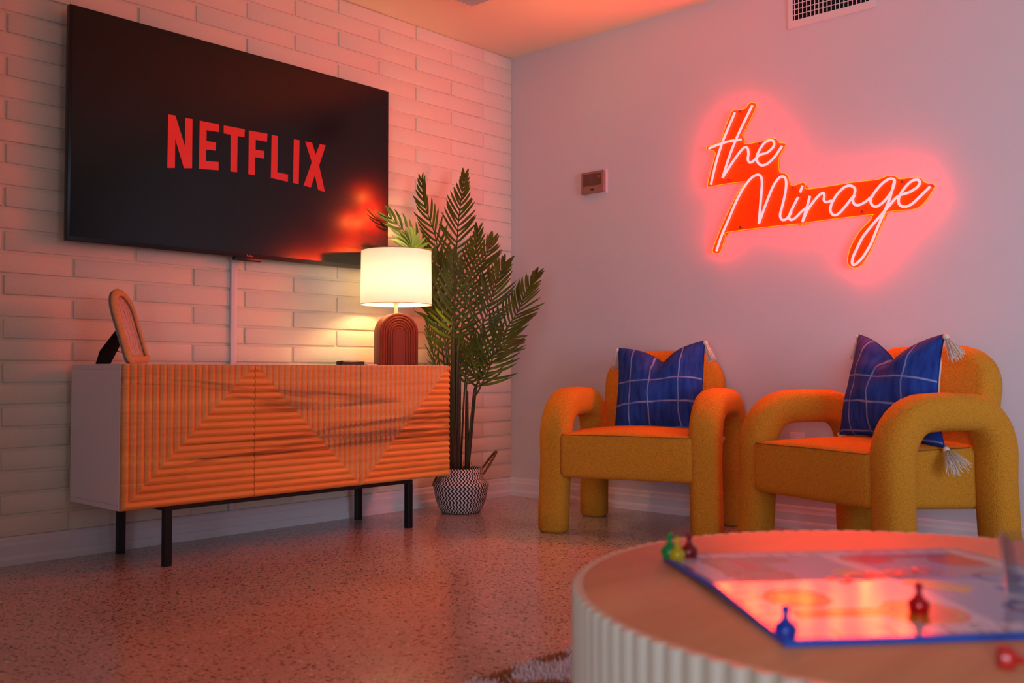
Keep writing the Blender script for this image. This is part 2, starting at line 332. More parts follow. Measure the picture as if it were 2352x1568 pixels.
def mat_boucle():
    m, nt, b = newmat('mustard_boucle'); tc = node(nt, 'ShaderNodeTexCoord')
    v = node(nt, 'ShaderNodeTexVoronoi', i_Scale=330.0); link(nt, tc, 'Object', v, 'Vector')
    n = node(nt, 'ShaderNodeTexNoise', i_Scale=90.0, i_Detail=4.0); link(nt, tc, 'Object', n, 'Vector')
    cr = node(nt, 'ShaderNodeValToRGB'); e = cr.color_ramp.elements
    e[0].position = 0.2; e[0].color = lin(232, 160, 48); e[1].position = 0.8; e[1].color = lin(198, 126, 32)
    link(nt, v, 'Distance', cr, 'Fac'); link(nt, cr, 'Color', b, 'Base Color')
    ad = node(nt, 'ShaderNodeMath', operation='SUBTRACT'); link(nt, n, 'Fac', ad, 0); link(nt, v, 'Distance', ad, 1)
    bp = node(nt, 'ShaderNodeBump', i_Strength=0.8, i_Distance=0.004); link(nt, ad, 0, bp, 'Height'); link(nt, bp, 'Normal', b, 'Normal')
    b.inputs['Roughness'].default_value = 0.95
    b.inputs['Specular IOR Level'].default_value = 0.15
    return m
M['boucle'] = mat_boucle()

def mat_leaf():
    m, nt, b = newmat('palm_leaf'); tc = node(nt, 'ShaderNodeTexCoord')
    n = node(nt, 'ShaderNodeTexNoise', i_Scale=14.0, i_Detail=3.0); link(nt, tc, 'Object', n, 'Vector')
    cr = node(nt, 'ShaderNodeValToRGB'); e = cr.color_ramp.elements
    e[0].position = 0.3; e[0].color = lin(30, 50, 14); e[1].position = 0.75; e[1].color = lin(72, 98, 26)
    link(nt, n, 'Fac', cr, 'Fac'); link(nt, cr, 'Color', b, 'Base Color'); b.inputs['Roughness'].default_value = 0.5; b.inputs['Specular IOR Level'].default_value = 0.3
    tr = node(nt, 'ShaderNodeBsdfTranslucent'); tr.inputs[0].default_value = lin(150, 176, 30)
    mx = node(nt, 'ShaderNodeMixShader'); mx.inputs[0].default_value = 0.22
    nt.links.new(b.outputs[0], mx.inputs[1]); nt.links.new(tr.outputs[0], mx.inputs[2])
    nt.links.new(mx.outputs[0], nt.nodes['Material Output'].inputs[0])
    return m
M['leaf'] = mat_leaf()

def mat_glass():
    m, nt, b = newmat('clear_glass'); nt.nodes.remove(b)
    t = node(nt, 'ShaderNodeBsdfTransparent'); t.inputs[0].default_value = (0.90, 0.93, 0.95, 1)
    g = node(nt, 'ShaderNodeBsdfGlossy'); g.inputs['Roughness'].default_value = 0.02
    fz = node(nt, 'ShaderNodeFresnel', i_IOR=1.3)
    hf = node(nt, 'ShaderNodeMath', operation='MULTIPLY'); hf.inputs[1].default_value = 0.55; nt.links.new(fz.outputs[0], hf.inputs[0])
    mx = node(nt, 'ShaderNodeMixShader'); nt.links.new(hf.outputs[0], mx.inputs[0])
    nt.links.new(t.outputs[0], mx.inputs[1]); nt.links.new(g.outputs[0], mx.inputs[2])
    nt.links.new(mx.outputs[0], nt.nodes['Material Output'].inputs[0])
    return m
M['glass'] = mat_glass()

def mat_shade():
    m, nt, b = newmat('lamp_shade_linen')
    nt.nodes.remove(b)
    d = node(nt, 'ShaderNodeBsdfDiffuse'); d.inputs[0].default_value = lin(244, 236, 224)
    t = node(nt, 'ShaderNodeBsdfTranslucent'); t.inputs[0].default_value = (0.74, 0.80, 1.0, 1)
    mx = node(nt, 'ShaderNodeMixShader'); mx.inputs[0].default_value = 0.165
    nt.links.new(d.outputs[0], mx.inputs[1]); nt.links.new(t.outputs[0], mx.inputs[2])
    nt.links.new(mx.outputs[0], nt.nodes['Material Output'].inputs[0])
    return m
M['shade'] = mat_shade()

def mat_plaid():
    m, nt, b = newmat('indigo_plaid'); uv = node(nt, 'ShaderNodeUVMap')
    dn = node(nt, 'ShaderNodeTexNoise', i_Scale=4.0, i_Detail=2.0); link(nt, uv, 'UV', dn, 'Vector')
    ad = node(nt, 'ShaderNodeMix', data_type='RGBA', blend_type='LINEAR_LIGHT'); ad.inputs[0].default_value = 0.02
    link(nt, uv, 'UV', ad, 6); link(nt, dn, 'Color', ad, 7)
    sp = node(nt, 'ShaderNodeSeparateXYZ'); nt.links.new(ad.outputs[2], sp.inputs[0])
    tot = None
    for ax, c, wd in ((0, .20, .007), (0, .44, .007), (0, .78, .006), (1, .30, .008), (1, .56, .007), (1, .03, .006)):
        s = node(nt, 'ShaderNodeMath', operation='SUBTRACT'); s.inputs[1].default_value = c; link(nt, sp, ax, s, 0)
        a = node(nt, 'ShaderNodeMath', operation='ABSOLUTE'); link(nt, s, 0, a, 0)
        mr = node(nt, 'ShaderNodeMapRange'); mr.inputs[1].default_value = 0.0; mr.inputs[2].default_value = wd * 1.8
        mr.inputs[3].default_value = 1.0; mr.inputs[4].default_value = 0.0; link(nt, a, 0, mr, 0)
        if tot is None: tot = mr
        else:
            mm = node(nt, 'ShaderNodeMath', operation='MAXIMUM'); link(nt, tot, 0, mm, 0); link(nt, mr, 0, mm, 1); tot = mm
    bn = node(nt, 'ShaderNodeTexNoise', i_Scale=5.0, i_Detail=3.0); link(nt, uv, 'UV', bn, 'Vector')
    mu = node(nt, 'ShaderNodeMath', operation='MULTIPLY'); link(nt, tot, 0, mu, 0); link(nt, bn, 'Fac', mu, 1)
    cr = node(nt, 'ShaderNodeValToRGB'); e = cr.color_ramp.elements
    e[0].position = 0.3; e[0].color = lin(22, 46, 120); e[1].position = 0.75; e[1].color = lin(40, 80, 165)
    mp = node(nt, 'ShaderNodeMapping'); mp.inputs['Scale'].default_value = (22, 4, 1); link(nt, uv, 'UV', mp, 'Vector')
    b2 = node(nt, 'ShaderNodeTexNoise', i_Scale=1.0, i_Detail=4.0); link(nt, mp, 'Vector', b2, 'Vector'); link(nt, b2, 'Fac', cr, 'Fac')
    mx = node(nt, 'ShaderNodeMix', data_type='RGBA'); link(nt, mu, 0, mx, 0); link(nt, cr, 'Color', mx, 6); mx.inputs[7].default_value = lin(190, 196, 230)
    nt.links.new(mx.outputs[2], b.inputs['Base Color']); b.inputs['Roughness'].default_value = 0.85; b.inputs['Specular IOR Level'].default_value = 0.2
    ws = []
    for ax in (0, 1):
        wv = node(nt, 'ShaderNodeTexWave', i_Scale=55.0, i_Distortion=0.6); wv.bands_direction = 'XY'[ax]
        link(nt, uv, 'UV', wv, 'Vector'); ws.append(wv)
    am = node(nt, 'ShaderNodeMath', operation='ADD'); link(nt, ws[0], 'Fac', am, 0); link(nt, ws[1], 'Fac', am, 1)
    bp = node(nt, 'ShaderNodeBump', i_Strength=0.3, i_Distance=0.001); link(nt, am, 0, bp, 'Height'); link(nt, bp, 'Normal', b, 'Normal')
    return m
M['plaid'] = mat_plaid()

def mat_basket():
    m, nt, b = newmat('zigzag_woven_basket'); uv = node(nt, 'ShaderNodeUVMap')
    sp = node(nt, 'ShaderNodeSeparateXYZ'); link(nt, uv, 'UV', sp, 0)
    # vertical zigzag: x shifted by a triangle wave of the height
    pp = node(nt, 'ShaderNodeMath', operation='PINGPONG'); my = node(nt, 'ShaderNodeMath', operation='MULTIPLY'); my.inputs[1].default_value = 32.0
    link(nt, sp, 1, my, 0); link(nt, my, 0, pp, 0); pp.inputs[1].default_value = 1.0
    mxm = node(nt, 'ShaderNodeMath', operation='MULTIPLY_ADD'); mxm.inputs[1].default_value = 44.0
    s2 = node(nt, 'ShaderNodeMath', operation='MULTIPLY'); s2.inputs[1].default_value = 0.62; link(nt, pp, 0, s2, 0)
    link(nt, sp, 0, mxm, 0); link(nt, s2, 0, mxm, 2)
    fr = node(nt, 'ShaderNodeMath', operation='FRACT'); link(nt, mxm, 0, fr, 0)
    gt = node(nt, 'ShaderNodeMath', operation='GREATER_THAN'); gt.inputs[1].default_value = 0.5; link(nt, fr, 0, gt, 0)
    mx = node(nt, 'ShaderNodeMix', data_type='RGBA'); link(nt, gt, 0, mx, 0)
    mx.inputs[6].default_value = lin(222, 208, 204); mx.inputs[7].default_value = lin(42, 20, 10)
    nt.links.new(mx.outputs[2], b.inputs['Base Color']); b.inputs['Roughness'].default_value = 0.8
    cb = node(nt, 'ShaderNodeMath', operation='PINGPONG'); cb.inputs[1].default_value = 0.5; link(nt, my, 0, cb, 0)
    bp = node(nt, 'ShaderNodeBump', i_Strength=0.7, i_Distance=0.003); link(nt, cb, 0, bp, 'Height'); link(nt, bp, 'Normal', b, 'Normal')
    return m
M['basket'] = mat_basket()

def mat_woven(name, c1, c2, axis_scale):
    m, nt, b = newmat(name); uv = node(nt, 'ShaderNodeUVMap')
    wv = node(nt, 'ShaderNodeTexWave', i_Scale=axis_scale, i_Distortion=0.8); wv.bands_direction = 'X'; link(nt, uv, 'UV', wv, 'Vector')
    cr = node(nt, 'ShaderNodeValToRGB'); e = cr.color_ramp.elements; e[0].color = c1; e[0].position = 0.1; e[1].color = c2; e[1].position = 0.5
    link(nt, wv, 'Fac', cr, 'Fac'); link(nt, cr, 'Color', b, 'Base Color'); b.inputs['Roughness'].default_value = 0.6
    bp = node(nt, 'ShaderNodeBump', i_Strength=0.7, i_Distance=0.003); link(nt, wv, 'Fac', bp, 'Height'); link(nt, bp, 'Normal', b, 'Normal')
    return m
M['rattan'] = mat_woven('bleached_rattan', lin(140, 92, 56), lin(220, 190, 150), 30.0)

def mat_acrylic():
    m, nt, b = newmat('acrylic_with_glow_tint'); nt.nodes.remove(b)
    t = node(nt, 'ShaderNodeBsdfTransparent'); t.inputs[0].default_value = (1.0, 0.64, 0.26, 1)  # clear sheet; the tubes' orange glow is put into its tint
    g = node(nt, 'ShaderNodeBsdfGlossy'); g.inputs[0].default_value = (1, 1, 1, 1); g.inputs['Roughness'].default_value = 0.1
    mx = node(nt, 'ShaderNodeMixShader'); mx.inputs[0].default_value = 0.04
    nt.links.new(t.outputs[0], mx.inputs[1]); nt.links.new(g.outputs[0], mx.inputs[2])
    nt.links.new(mx.outputs[0], nt.nodes['Material Output'].inputs[0])
    return m
M['acrylic'] = mat_acrylic()
M['acrylic_edge'] = emis('edge_lit_acrylic', (3.0, 0.60, 0.01, 1), 1.0)  # tube light caught at the panel edge, painted in as emission
M['neon'] = emis('neon_tube_glow', (NEON_R, 0.60, 0.66, 1), 1.0)
M['bulb'] = emis('warm_bulb', (1.0, 0.63, 0.27, 1), BULB_W)

# ---------------------------------------------------------------- room shell
H = 2.44
XL, YB = -6.4, -6.3
def wall_box(name, lo, hi, mat): return tag(boxo(name, lo, hi, mat), kind='structure')
floor = wall_box('floor', (XL - .2, YB - .2, -0.1), (0.2, 0.2, 0.0), M['floor'])
ceiling = wall_box('ceiling', (XL - .2, YB - .2, H), (0.2, 0.2, H + 0.1), M['ceiling'])
wall_right = wall_box('wall_right', (0.0, YB, 0.0), (0.15, 0.15, H), M['wall'])
wall_left = wall_box('wall_left', (XL, 0.0065, 0.0), (0.0, 0.16, H), M['mortar'])

def brick_mesh(name, wd, ht):
    # face at y=0, sides run back to the mortar bed; rounded arris from an inset ring
    b = 0.0030; y1 = 0.0066
    rings = [(0.0, y1), (0.0004, 0.003), (0.0012, 0.0009), (b, 0.0)]
    V, F = [], []
    for ins, y in rings:
        V += [(ins, y, ins), (wd - ins, y, ins), (wd - ins, y, ht - ins), (ins, y, ht - ins)]
    for i in range(3):
        for k in range(4):
            k2 = (k + 1) % 4; F.append((i * 4 + k, i * 4 + k2, i * 4 + 4 + k2, i * 4 + 4 + k))
    F.append((12, 13, 14, 15))
    me = bpy.data.meshes.new(name); me.from_pydata(V, [], F); me.update(); me.materials.append(M['brick'])
    me.polygons.foreach_set('use_smooth', [True] * len(me.polygons)); me.set_sharp_from_angle(angle=R(60))
    return me
PITCH_Z, Z0, PX, JW = 0.07835, 0.172, 0.4889, 0.0105
bm_cache = {}; nb = 0
rnd = random.Random(3)
far = []
for k in range(-3, 29):
    zb = Z0 + (k - 0) * PITCH_Z - PITCH_Z * 0 + JW / 2; zt = Z0 + (k + 1) * PITCH_Z - JW / 2
    if zt < 0.04: continue
    zb = max(zb, 0.0); zt = min(zt, H)
    if zt - zb < 0.012: continue
    x1 = -0.228 if k % 2 == 0 else -0.4695
    edges = [0.0 + JW / 2, x1]
    while edges[-1] > XL: edges.append(edges[-1] - PX)
    for i in range(len(edges) - 1):
        xr, xl = edges[i] - JW / 2, edges[i + 1] + JW / 2
        if xl < XL: xl = XL
        wd, ht = round(xr - xl, 4), round(zt - zb, 4)
        if wd < 0.03: continue
        if xl < -3.65:
            far.append((xl, zb, wd, ht)); continue
        key = (wd, ht)
        if key not in bm_cache: bm_cache[key] = brick_mesh('brick', wd, ht)
        o = bpy.data.objects.new('brick', bm_cache[key]); COL.objects.link(o); o.parent = wall_left
        o.location = (xl, rnd.uniform(-0.0012, 0.0008), zb); o.rotation_euler = (rnd.uniform(-.006, .006), rnd.uniform(-.0012, .0012), rnd.uniform(-.0025, .0025)); nb += 1
bm = bmesh.new()
for xl, zb, wd, ht in far: bbox(bm, (xl, 0, zb), (xl + wd, 0.008, zb + ht))
tag(frombm('brick', bm, M['brick'], wall_left), kind='stuff')

# far walls, each with a window opening (behind the camera)
def wall_with_hole(name, axis, c0, c1, u0, u1, hu0, hu1, hz0, hz1, mat):
    bm = bmesh.new()
    def b(ua, ub, za, zb):
        if axis == 'x': bbox(bm, (c0, ua, za), (c1, ub, zb))
        else: bbox(bm, (ua, c0, za), (ub, c1, zb))
    b(u0, hu0, 0, H); b(hu1, u1, 0, H); b(hu0, hu1, 0, hz0); b(hu0, hu1, hz1, H)
    return tag(frombm(name, bm, mat), kind='structure')
M['far_wall'] = simple('low_bounce_wall_paint', lin(120, 112, 108), 0.8)  # unseen walls, darkened to cut the red bounce light
wall_with_hole('wall_back', 'x', XL - .15, XL, YB, 0.0, -5.6, -3.9, 0.15, 2.25, M['far_wall'])
wall_with_hole('wall_front', 'y', YB - .15, YB, XL, 0.0, -3.15, -1.25, 0.25, 2.0, M['far_wall'])
for n_, (axis, c, a0, a1, z0, z1) in enumerate([('x', XL, -5.6, -3.9, .15, 2.25), ('y', YB, -3.15, -1.25, .25, 2.0)]):
    bm = bmesh.new(); t = .05
    for (ua, ub, za, zb) in [(a0, a1, z0, z0 + t), (a0, a1, z1 - t, z1), (a0, a0 + t, z0, z1), (a1 - t, a1, z0, z1), ((a0 + a1) / 2 - t / 2, (a0 + a1) / 2 + t / 2, z0, z1)]:
        if axis == 'x': bbox(bm, (c - .1, ua, za), (c - .04, ub, zb))
        else: bbox(bm, (ua, c - .1, za), (ub, c - .04, zb))
    tag(frombm('window_%d' % (n_ + 1), bm, M['trim']), kind='structure')

# baseboards with a stepped profile
def baseboard(name, axis, a0, a1):
    prof = [(0, 0), (0.020, 0), (0.020, 0.020), (0.017, 0.030), (0.013, 0.034), (0.013, 0.068), (0.010, 0.074), (0.008, 0.082), (0.0075, 0.090), (0.004, 0.097), (0, 0.099)]
    V, F = [], []
    for a in (a0, a1):
        for d, z in prof: V.append((a, -d, z) if axis == 'y' else (-d, a, z))
    n = len(prof)
    for k in range(n - 1): F.append((k, k + 1, n + k + 1, n + k))
    F += [tuple(range(n)), tuple(range(2 * n - 1, n - 1, -1))]
    return tag(fromme(name, V, F, M['trim']), kind='structure')
baseboard('baseboard_left', 'y', XL, 0.0)
baseboard('baseboard_right', 'x', YB, 0.0)

# ---------------------------------------------------------------- television
def mat_screen():
    m, nt, b = newmat('glossy_black_screen')
    b.inputs['Base Color'].default_value = (0.006, 0.006, 0.0065, 1); b.inputs['Roughness'].default_value = 0.10
    b.inputs['IOR'].default_value = 1.42; b.inputs['Roughness'].default_value = 0.13
    return m
M['screen'] = mat_screen()
def mat_red():
    m, nt, b = newmat('red_lit_letters')
    b.inputs['Base Color'].default_value = (0.02, 0.0, 0.0, 1); b.inputs['Roughness'].default_value = 0.10
    b.inputs['Emission Color'].default_value = lin(204, 26, 20); b.inputs['Emission Strength'].default_value = 0.95
    return m
M['red_lit'] = mat_red()
tv = empty('television'); tag(tv, 'large wall-mounted flat television showing red letters on a black screen', 'television')
X0, X1, Z0T, Z1T = -2.484, -0.962, 1.163, 2.035
boxo('housing', (X0, -0.0795, Z0T), (X1, -0.050, Z1T), M['black_plastic'], tv, bevel=0.003)
boxo('rear_cover', (X0 + .16, -0.050, Z0T + .012), (X1 - .16, -0.014, Z1T - .3), M['black_plastic'], tv, bevel=0.01)
boxo('wall_bracket', (-1.95, -0.014, 1.45), (-1.50, -0.0015, 1.62), M['black_metal'], tv)
boxo('screen', (X0 + .010, -0.0806, Z0T + .018), (X1 - .007, -0.0785, Z1T - .007), M['screen'], tv)
scr = [o for o in tv.children if o.name == 'screen'][0]
for k, pts in LET.items():
    o = prism('letter', pts, 'y', -0.0811, -0.0806, M['red_lit'], scr)
bt = boxo('sensor_box', (-1.79, -0.079, 1.150), (-1.665, -0.058, 1.165), M['black_plastic'], tv, bevel=0.002)
M['red_print'] = simple('pale_red_print', lin(230, 110, 90), 0.5)
text('lettering', 'Roku', 0.014, M['red_print'], tv, (-1.7215, -0.0800, 1.1725), (R(90), 0, 0))
anchor(tv, (-1.723, -0.05, 1.163))

# ---------------------------------------------------------------- cable cover below the television
cc = boxo('cable_cover', (-1.768, -0.016, 0.10), (-1.738, 0.0005, 1.30), M['trim'], None, bevel=0.004)
tag(cc, 'slim white plastic cable cover running down the brick below the television', 'cable cover')

# ---------------------------------------------------------------- sideboard
sb = empty('sideboard'); tag(sb, 'low white sideboard with three grooved orange-brown wooden doors on black legs', 'sideboard')
CX0, CX1, CY0, CY1, CZ0, CZ1 = -2.445, -0.905, -0.452, -0.045, 0.210, 0.712
T = 0.018
boxo('top_panel', (CX0, -0.430, CZ1 - T), (CX1, CY1, CZ1), M['white_lam'], sb, bevel=0.0008, seg=1)
boxo('side_panel', (CX0, -0.430, CZ0 + T), (CX0 + T, CY1, CZ1 - T - .0006), M['white_lam'], sb, bevel=0.0008, seg=1)
boxo('side_panel', (CX1 - T, -0.430, CZ0 + T), (CX1, CY1, CZ1 - T - .0006), M['white_lam'], sb, bevel=0.0008, seg=1)
boxo('bottom_panel', (CX0, -0.430, CZ0), (CX1, CY1, CZ0 + T - .0006), M['white_lam'], sb, bevel=0.0008, seg=1)
boxo('back_panel', (CX0 + T, CY1 - .004, CZ0 + T), (CX1 - T, CY1, CZ1 - T), M['white_lam'], sb)
for xs in (-1.9275, -1.4165): boxo('divider', (xs - .008, -0.428, CZ0 + T), (xs + .008, CY1 - .004, CZ1 - T), M['white_lam'], sb)
def door(xa, xb, flip):
    g = .0015; xa += g; xb -= g; za, zb = CZ0 + .001, CZ1 - .001
    NG, PP = 19, 8; n = NG * PP
    V, F = [], []
    def hgt(u, v):
        m_ = min(1 - u if flip else u, v) * NG
        f = m_ % 1.0
        return 0.0088 * abs(math.sin(math.pi * f)) ** 0.75
    for j in range(n + 1):
        for i in range(n + 1):
            u, v = i / n, j / n
            V.append((xa + (xb - xa) * u, -0.4425 - hgt(u, v), za + (zb - za) * v))
    for j in range(n):
        for i in range(n):
            a = j * (n + 1) + i; F.append((a, a + 1, a + n + 2, a + n + 1))
    # rim to the back face
    ring = [i for i in range(n + 1)] + [(j + 1) * (n + 1) - 1 for j in range(1, n + 1)] + [n * (n + 1) + i for i in range(n - 1, -1, -1)] + [j * (n + 1) for j in range(n - 1, 0, -1)]
    o = len(V)
    for r in ring: V.append((V[r][0], -0.431, V[r][2]))
    L = len(ring)
    for k in range(L): F.append((ring[k], o + k, o + (k + 1) % L, ring[(k + 1) % L]))
    F.append(tuple(o + k for k in range(L)))
    d = fromme('door', V, F, M['wood_doors'], sb)
    return d
door(CX0 + .0, -1.9275, False); door(-1.9275, -1.4165, True); door(-1.4165, CX1, False)
bm = bmesh.new()
for y in (-.443, -.0895): bbox(bm, (-2.285, y, .196), (-1.125, y + .022, .2095))
for x in (-2.285, -1.150): bbox(bm, (x, -.421, .196), (x + .025, -.0895, .2095))
frombm('base_frame', bm, M['black_metal'], sb)
for (x, y) in ((-2.270, -.432), (-1.139, -.432), (-2.270, -.083), (-1.139, -.083)):
    boxo('leg', (x - .0135, y - .0135, 0.0), (x + .0135, y + .0135, .1955), M['black_metal'], sb, bevel=.001, seg=1)
anchor(sb, (-1.675, -0.24, 0.0))

# ---------------------------------------------------------------- table lamp
LX, LY, LZ = -1.044, -0.235, 0.712
lamp = empty('table_lamp', (LX, LY, LZ), R(-22)); tag(lamp, 'terracotta arch lamp with a lit white drum shade on the sideboard', 'lamp')
def arch_base():
    W_, Ht, D = 0.092, 0.240, 0.048; zc = Ht - W_
    ins, nd = [], 78
    V, F = [], []
    cols = [i * 0.0865 / nd for i in range(nd + 1)]
    def depth(d):
        if d < 0.0035: return D - 0.0035 + math.sqrt(max(0, .0035 ** 2 - (.0035 - d) ** 2))
        step = 0.0118; k = (d - .001) / step; f = k % 1.0
        if d > 0.0705: return D - 0.0045
        return D - 0.0055 + 0.0055 * math.sqrt(max(0.0, 1 - (2 * f - 1) ** 2)) - 0.0006 * int(k)
    ns = 40
    def ringpts(d, y):
        hw = W_ - d; out = []
        for k in range(9): out.append((-hw, y, zc * k / 8))
        for k in range(1, ns): a = math.pi - math.pi * k / ns; out.append((hw * math.cos(a), y, zc + hw * math.sin(a)))
        for k in range(8, -1, -1): out.append((hw, y, zc * k / 8))
        return out
    rings = [ringpts(d, depth(d)) for d in reversed(cols)] + [ringpts(d, -depth(d)) for d in cols]
    n = len(rings[0])
    for r in rings: V += r
    for i in range(len(rings) - 1):
        for k in range(n - 1): F.append((i * n + k, i * n + k + 1, (i + 1) * n + k + 1, (i + 1) * n + k))
    F.append(tuple(range(n))); F.append(tuple((len(rings) - 1) * n + k for k in range(n - 1, -1, -1)))
    return V, F
V, F = arch_base(); fromme('base', V, F, M['terracotta'], lamp, smooth=True).data.set_sharp_from_angle(angle=R(50))
V, F = lathe([(0.0, .236), (.012, .236), (.0125, .242), (.0095, .243), (.0095, .285), (.0165, .286), (.0165, .345), (.006, .346), (0.0, .346)], 24)
fromme('neck', V, F, M['nickel'], lamp, smooth=True).data.set_sharp_from_angle(angle=R(40))
V, F = lathe([(0.0, .346), (.012, .346), (.013, .358), (.024, .375), (.030, .392), (.031, .405), (.027, .420), (.016, .432), (0.0, .436)], 20)
bulb = fromme('bulb', V, F, M['bulb'], lamp, smooth=True)
V, F = lathe([(.1640, .281), (.1615, .528)], 72)
fromme('lamp_shade', V, F, M['shade'], lamp, smooth=True)
M['rim'] = simple('shade_rim', lin(170, 140, 110), 0.6)
for r, z in ((.1643, .2805), (.1618, .5285)):
    P = [(r * math.cos(2 * math.pi * k / 72), r * math.sin(2 * math.pi * k / 72), z) for k in range(72)]
    V, F = sweep(P, 0.0016, 6, closed=True); fromme('shade_rim', V, F, M['rim'], lamp, smooth=True)
parts = []
for k in range(3):
    a = 2 * math.pi * k / 3 + .5
    parts.append(sweep([(.016 * math.cos(a), .016 * math.sin(a), .345), (.08 * math.cos(a), .08 * math.sin(a), .340), (.162 * math.cos(a), .162 * math.sin(a), .2835)], .0012, 5))
V, F = merge(parts); fromme('spider_fitting', V, F, M['nickel'], lamp)

# ---------------------------------------------------------------- picture frame
pf = empty('picture_frame', (-2.303, -0.288, 0.712), R(40.7)); tag(pf, 'small arched rattan picture frame leaning back on a black easel', 'picture frame')
LEAN = Matrix.Rotation(R(-17), 4, 'X')
def archpath(hw, h0, h1, n=26, rc=.02):
    P = [(-hw + rc, h0)]
    for k in range(1, 6): a = R(270 - 90 * k / 5); P.append((-hw + rc + rc * math.cos(a), h0 + rc + rc * math.sin(a)))
    zc = h1 - hw * 1.05
    for k in range(1, 12): P.append((-hw, h0 + rc + (zc - h0 - rc) * k / 12))
    for k in range(n + 1): a = math.pi - math.pi * k / n; P.append((hw * math.cos(a), zc + hw * 1.05 * math.sin(a)))
    for k in range(11, 0, -1): P.append((hw, h0 + rc + (zc - h0 - rc) * k / 12))
    for k in range(0, 6): a = R(0 - 90 * k / 5); P.append((hw - rc + rc * math.cos(a), h0 + rc + rc * math.sin(a)))
    for k in range(1, 8): P.append((hw - rc - (2 * hw - 2 * rc) * k / 8, h0))
    return P
base_pts = archpath(.080, .016, .272)
dense = []
for i in range(len(base_pts)):
    a, b = Vector(base_pts[i]), Vector(base_pts[(i + 1) % len(base_pts)])
    m_ = max(1, int((b - a).length / .0016))
    for k in range(m_): dense.append(a.lerp(b, k / m_))
P = [LEAN @ Vector((p.x, 0, p.y)) for p in dense]
rad = [(.0155 * (1 + .0 * k), -.0 + .0066 + .0030 * (1 if (k % 4) < 2 else 0)) for k in range(len(P))]
V, F = sweep(P, rad, 12, ref=Vector((0, 1, 0)), closed=True)
M['rattan_plain'] = simple('bleached_cane_wrap', lin(222, 164, 104), 0.55, vary=0.25, bscale=150, bump=.4)
fromme('frame_border', V, F, M['rattan_plain'], pf, smooth=True)
bk = archpath(.090, .006, .284)
bm = bmesh.new(); fa = [bm.verts.new(LEAN @ Vector((x, .0095, z))) for x, z in bk]; fb = [bm.verts.new(LEAN @ Vector((x, .0155, z))) for x, z in bk]
bm.faces.new(fa); bm.faces.new(fb[::-1])
for i in range(len(bk)): bm.faces.new((fa[i], fb[i], fb[(i + 1) % len(bk)], fa[(i + 1) % len(bk)]))
M['grey_edge'] = simple('grey_backing', lin(140, 128, 126), 0.7)
frombm('backing', bm, M['grey_edge'], pf)
inn = archpath(.072, .024, .262)
def mat_print():
    m, nt, b = newmat('faint_botanical_print'); tc = node(nt, 'ShaderNodeTexCoord')
    wv = node(nt, 'ShaderNodeTexWave', i_Scale=14.0, i_Distortion=9.0, i_Detail=2.0); link(nt, tc, 'Object', wv, 'Vector')
    cr = node(nt, 'ShaderNodeValToRGB'); e = cr.color_ramp.elements; e[0].position = .02; e[0].color = lin(168, 120, 112); e[1].position = .2; e[1].color = lin(206, 172, 158)
    link(nt, wv, 'Fac', cr, 'Fac'); link(nt, cr, 'Color', b, 'Base Color'); b.inputs['Roughness'].default_value = .12
    return m
bm = bmesh.new(); bm.faces.new([bm.verts.new(LEAN @ Vector((x, .004, z))) for x, z in inn]); bm.normal_update()
frombm('print', bm, mat_print(), pf)
bm = bmesh.new()
pt = [(-.040, .012, .150), (.040, .012, .150), (.062, .118, .045), (.056, .135, .0), (-.056, .135, .0), (-.062, .118, .045)]
lean0 = [LEAN @ Vector(p) if p[2] > .1 else Vector(p) for p in pt]
va = [bm.verts.new(p) for p in lean0]; vb = [bm.verts.new(p + Vector((0, .003, .002))) for p in lean0]
bm.faces.new(va); bm.faces.new(vb[::-1])
for i in range(6): bm.faces.new((va[i], vb[i], vb[(i + 1) % 6], va[(i + 1) % 6]))
frombm('easel_leg', bm, M['black_felt'], pf)
V, F = sweep([LEAN @ Vector((0, .014, .035)), Vector((0, .10, .052))], .0016, 6); fromme('stay', V, F, M['black_metal'], pf)

# ---------------------------------------------------------------- remote control and card
rc = empty('remote_control', (-1.352, -0.30, 0.712), R(6)); tag(rc, 'black remote control lying between the lamp and the cable cover', 'remote control')
boxo('body', (-.074, -.021, 0.0), (.062, .021, .018), M['black_plastic'], rc, bevel=.006, seg=3)
M['grey_btn'] = simple('button_rubber', lin(70, 60, 86), 0.6)
for i in range(5):
    for j in (-.010, 0.0, .010): boxo('button', (-.055 + i * .020, j - .0035, .0175), (-.047 + i * .020, j + .0035, .0195), M['grey_btn'], rc, bevel=.001, seg=1)
M['card'] = simple('pale_card', lin(206, 186, 206), 0.4)
tag(boxo('card', (-1.283, -.325, .712), (-1.228, -.290, .7165), M['card'], None, bevel=.001), 'small pale flat card lying between the remote control and the lamp', 'card')

# ---------------------------------------------------------------- neon sign
ns = empty('neon_sign'); tag(ns, 'glowing orange-red script neon sign on clear acrylic on the plain wall', 'neon sign')
bm = bmesh.new()
a = [bm.verts.new((-0.0205, y, z)) for y, z in OUTL]; b = [bm.verts.new((-0.0155, y, z)) for y, z in OUTL]
n = len(a); f0 = bm.faces.new(a); f1 = bm.faces.new(b[::-1])
f0.normal_update(); f1.normal_update()
bmesh.ops.triangulate(bm, faces=[f0, f1], ngon_method='EAR_CLIP')
for i in range(n):
    f = bm.faces.new((a[i], b[i], b[(i + 1) % n], a[(i + 1) % n]))
pn = frombm('backing_panel', bm, M['acrylic'], ns)
cl = catmull([(-0.0213, y, z) for y, z in OUTL], 3, closed=True)
V, F = sweep(cl, (.0011, .0011), 5, ref=Vector((1, 0, 0)), closed=True); fromme('panel_edge', V, F, M['acrylic_edge'], pn)
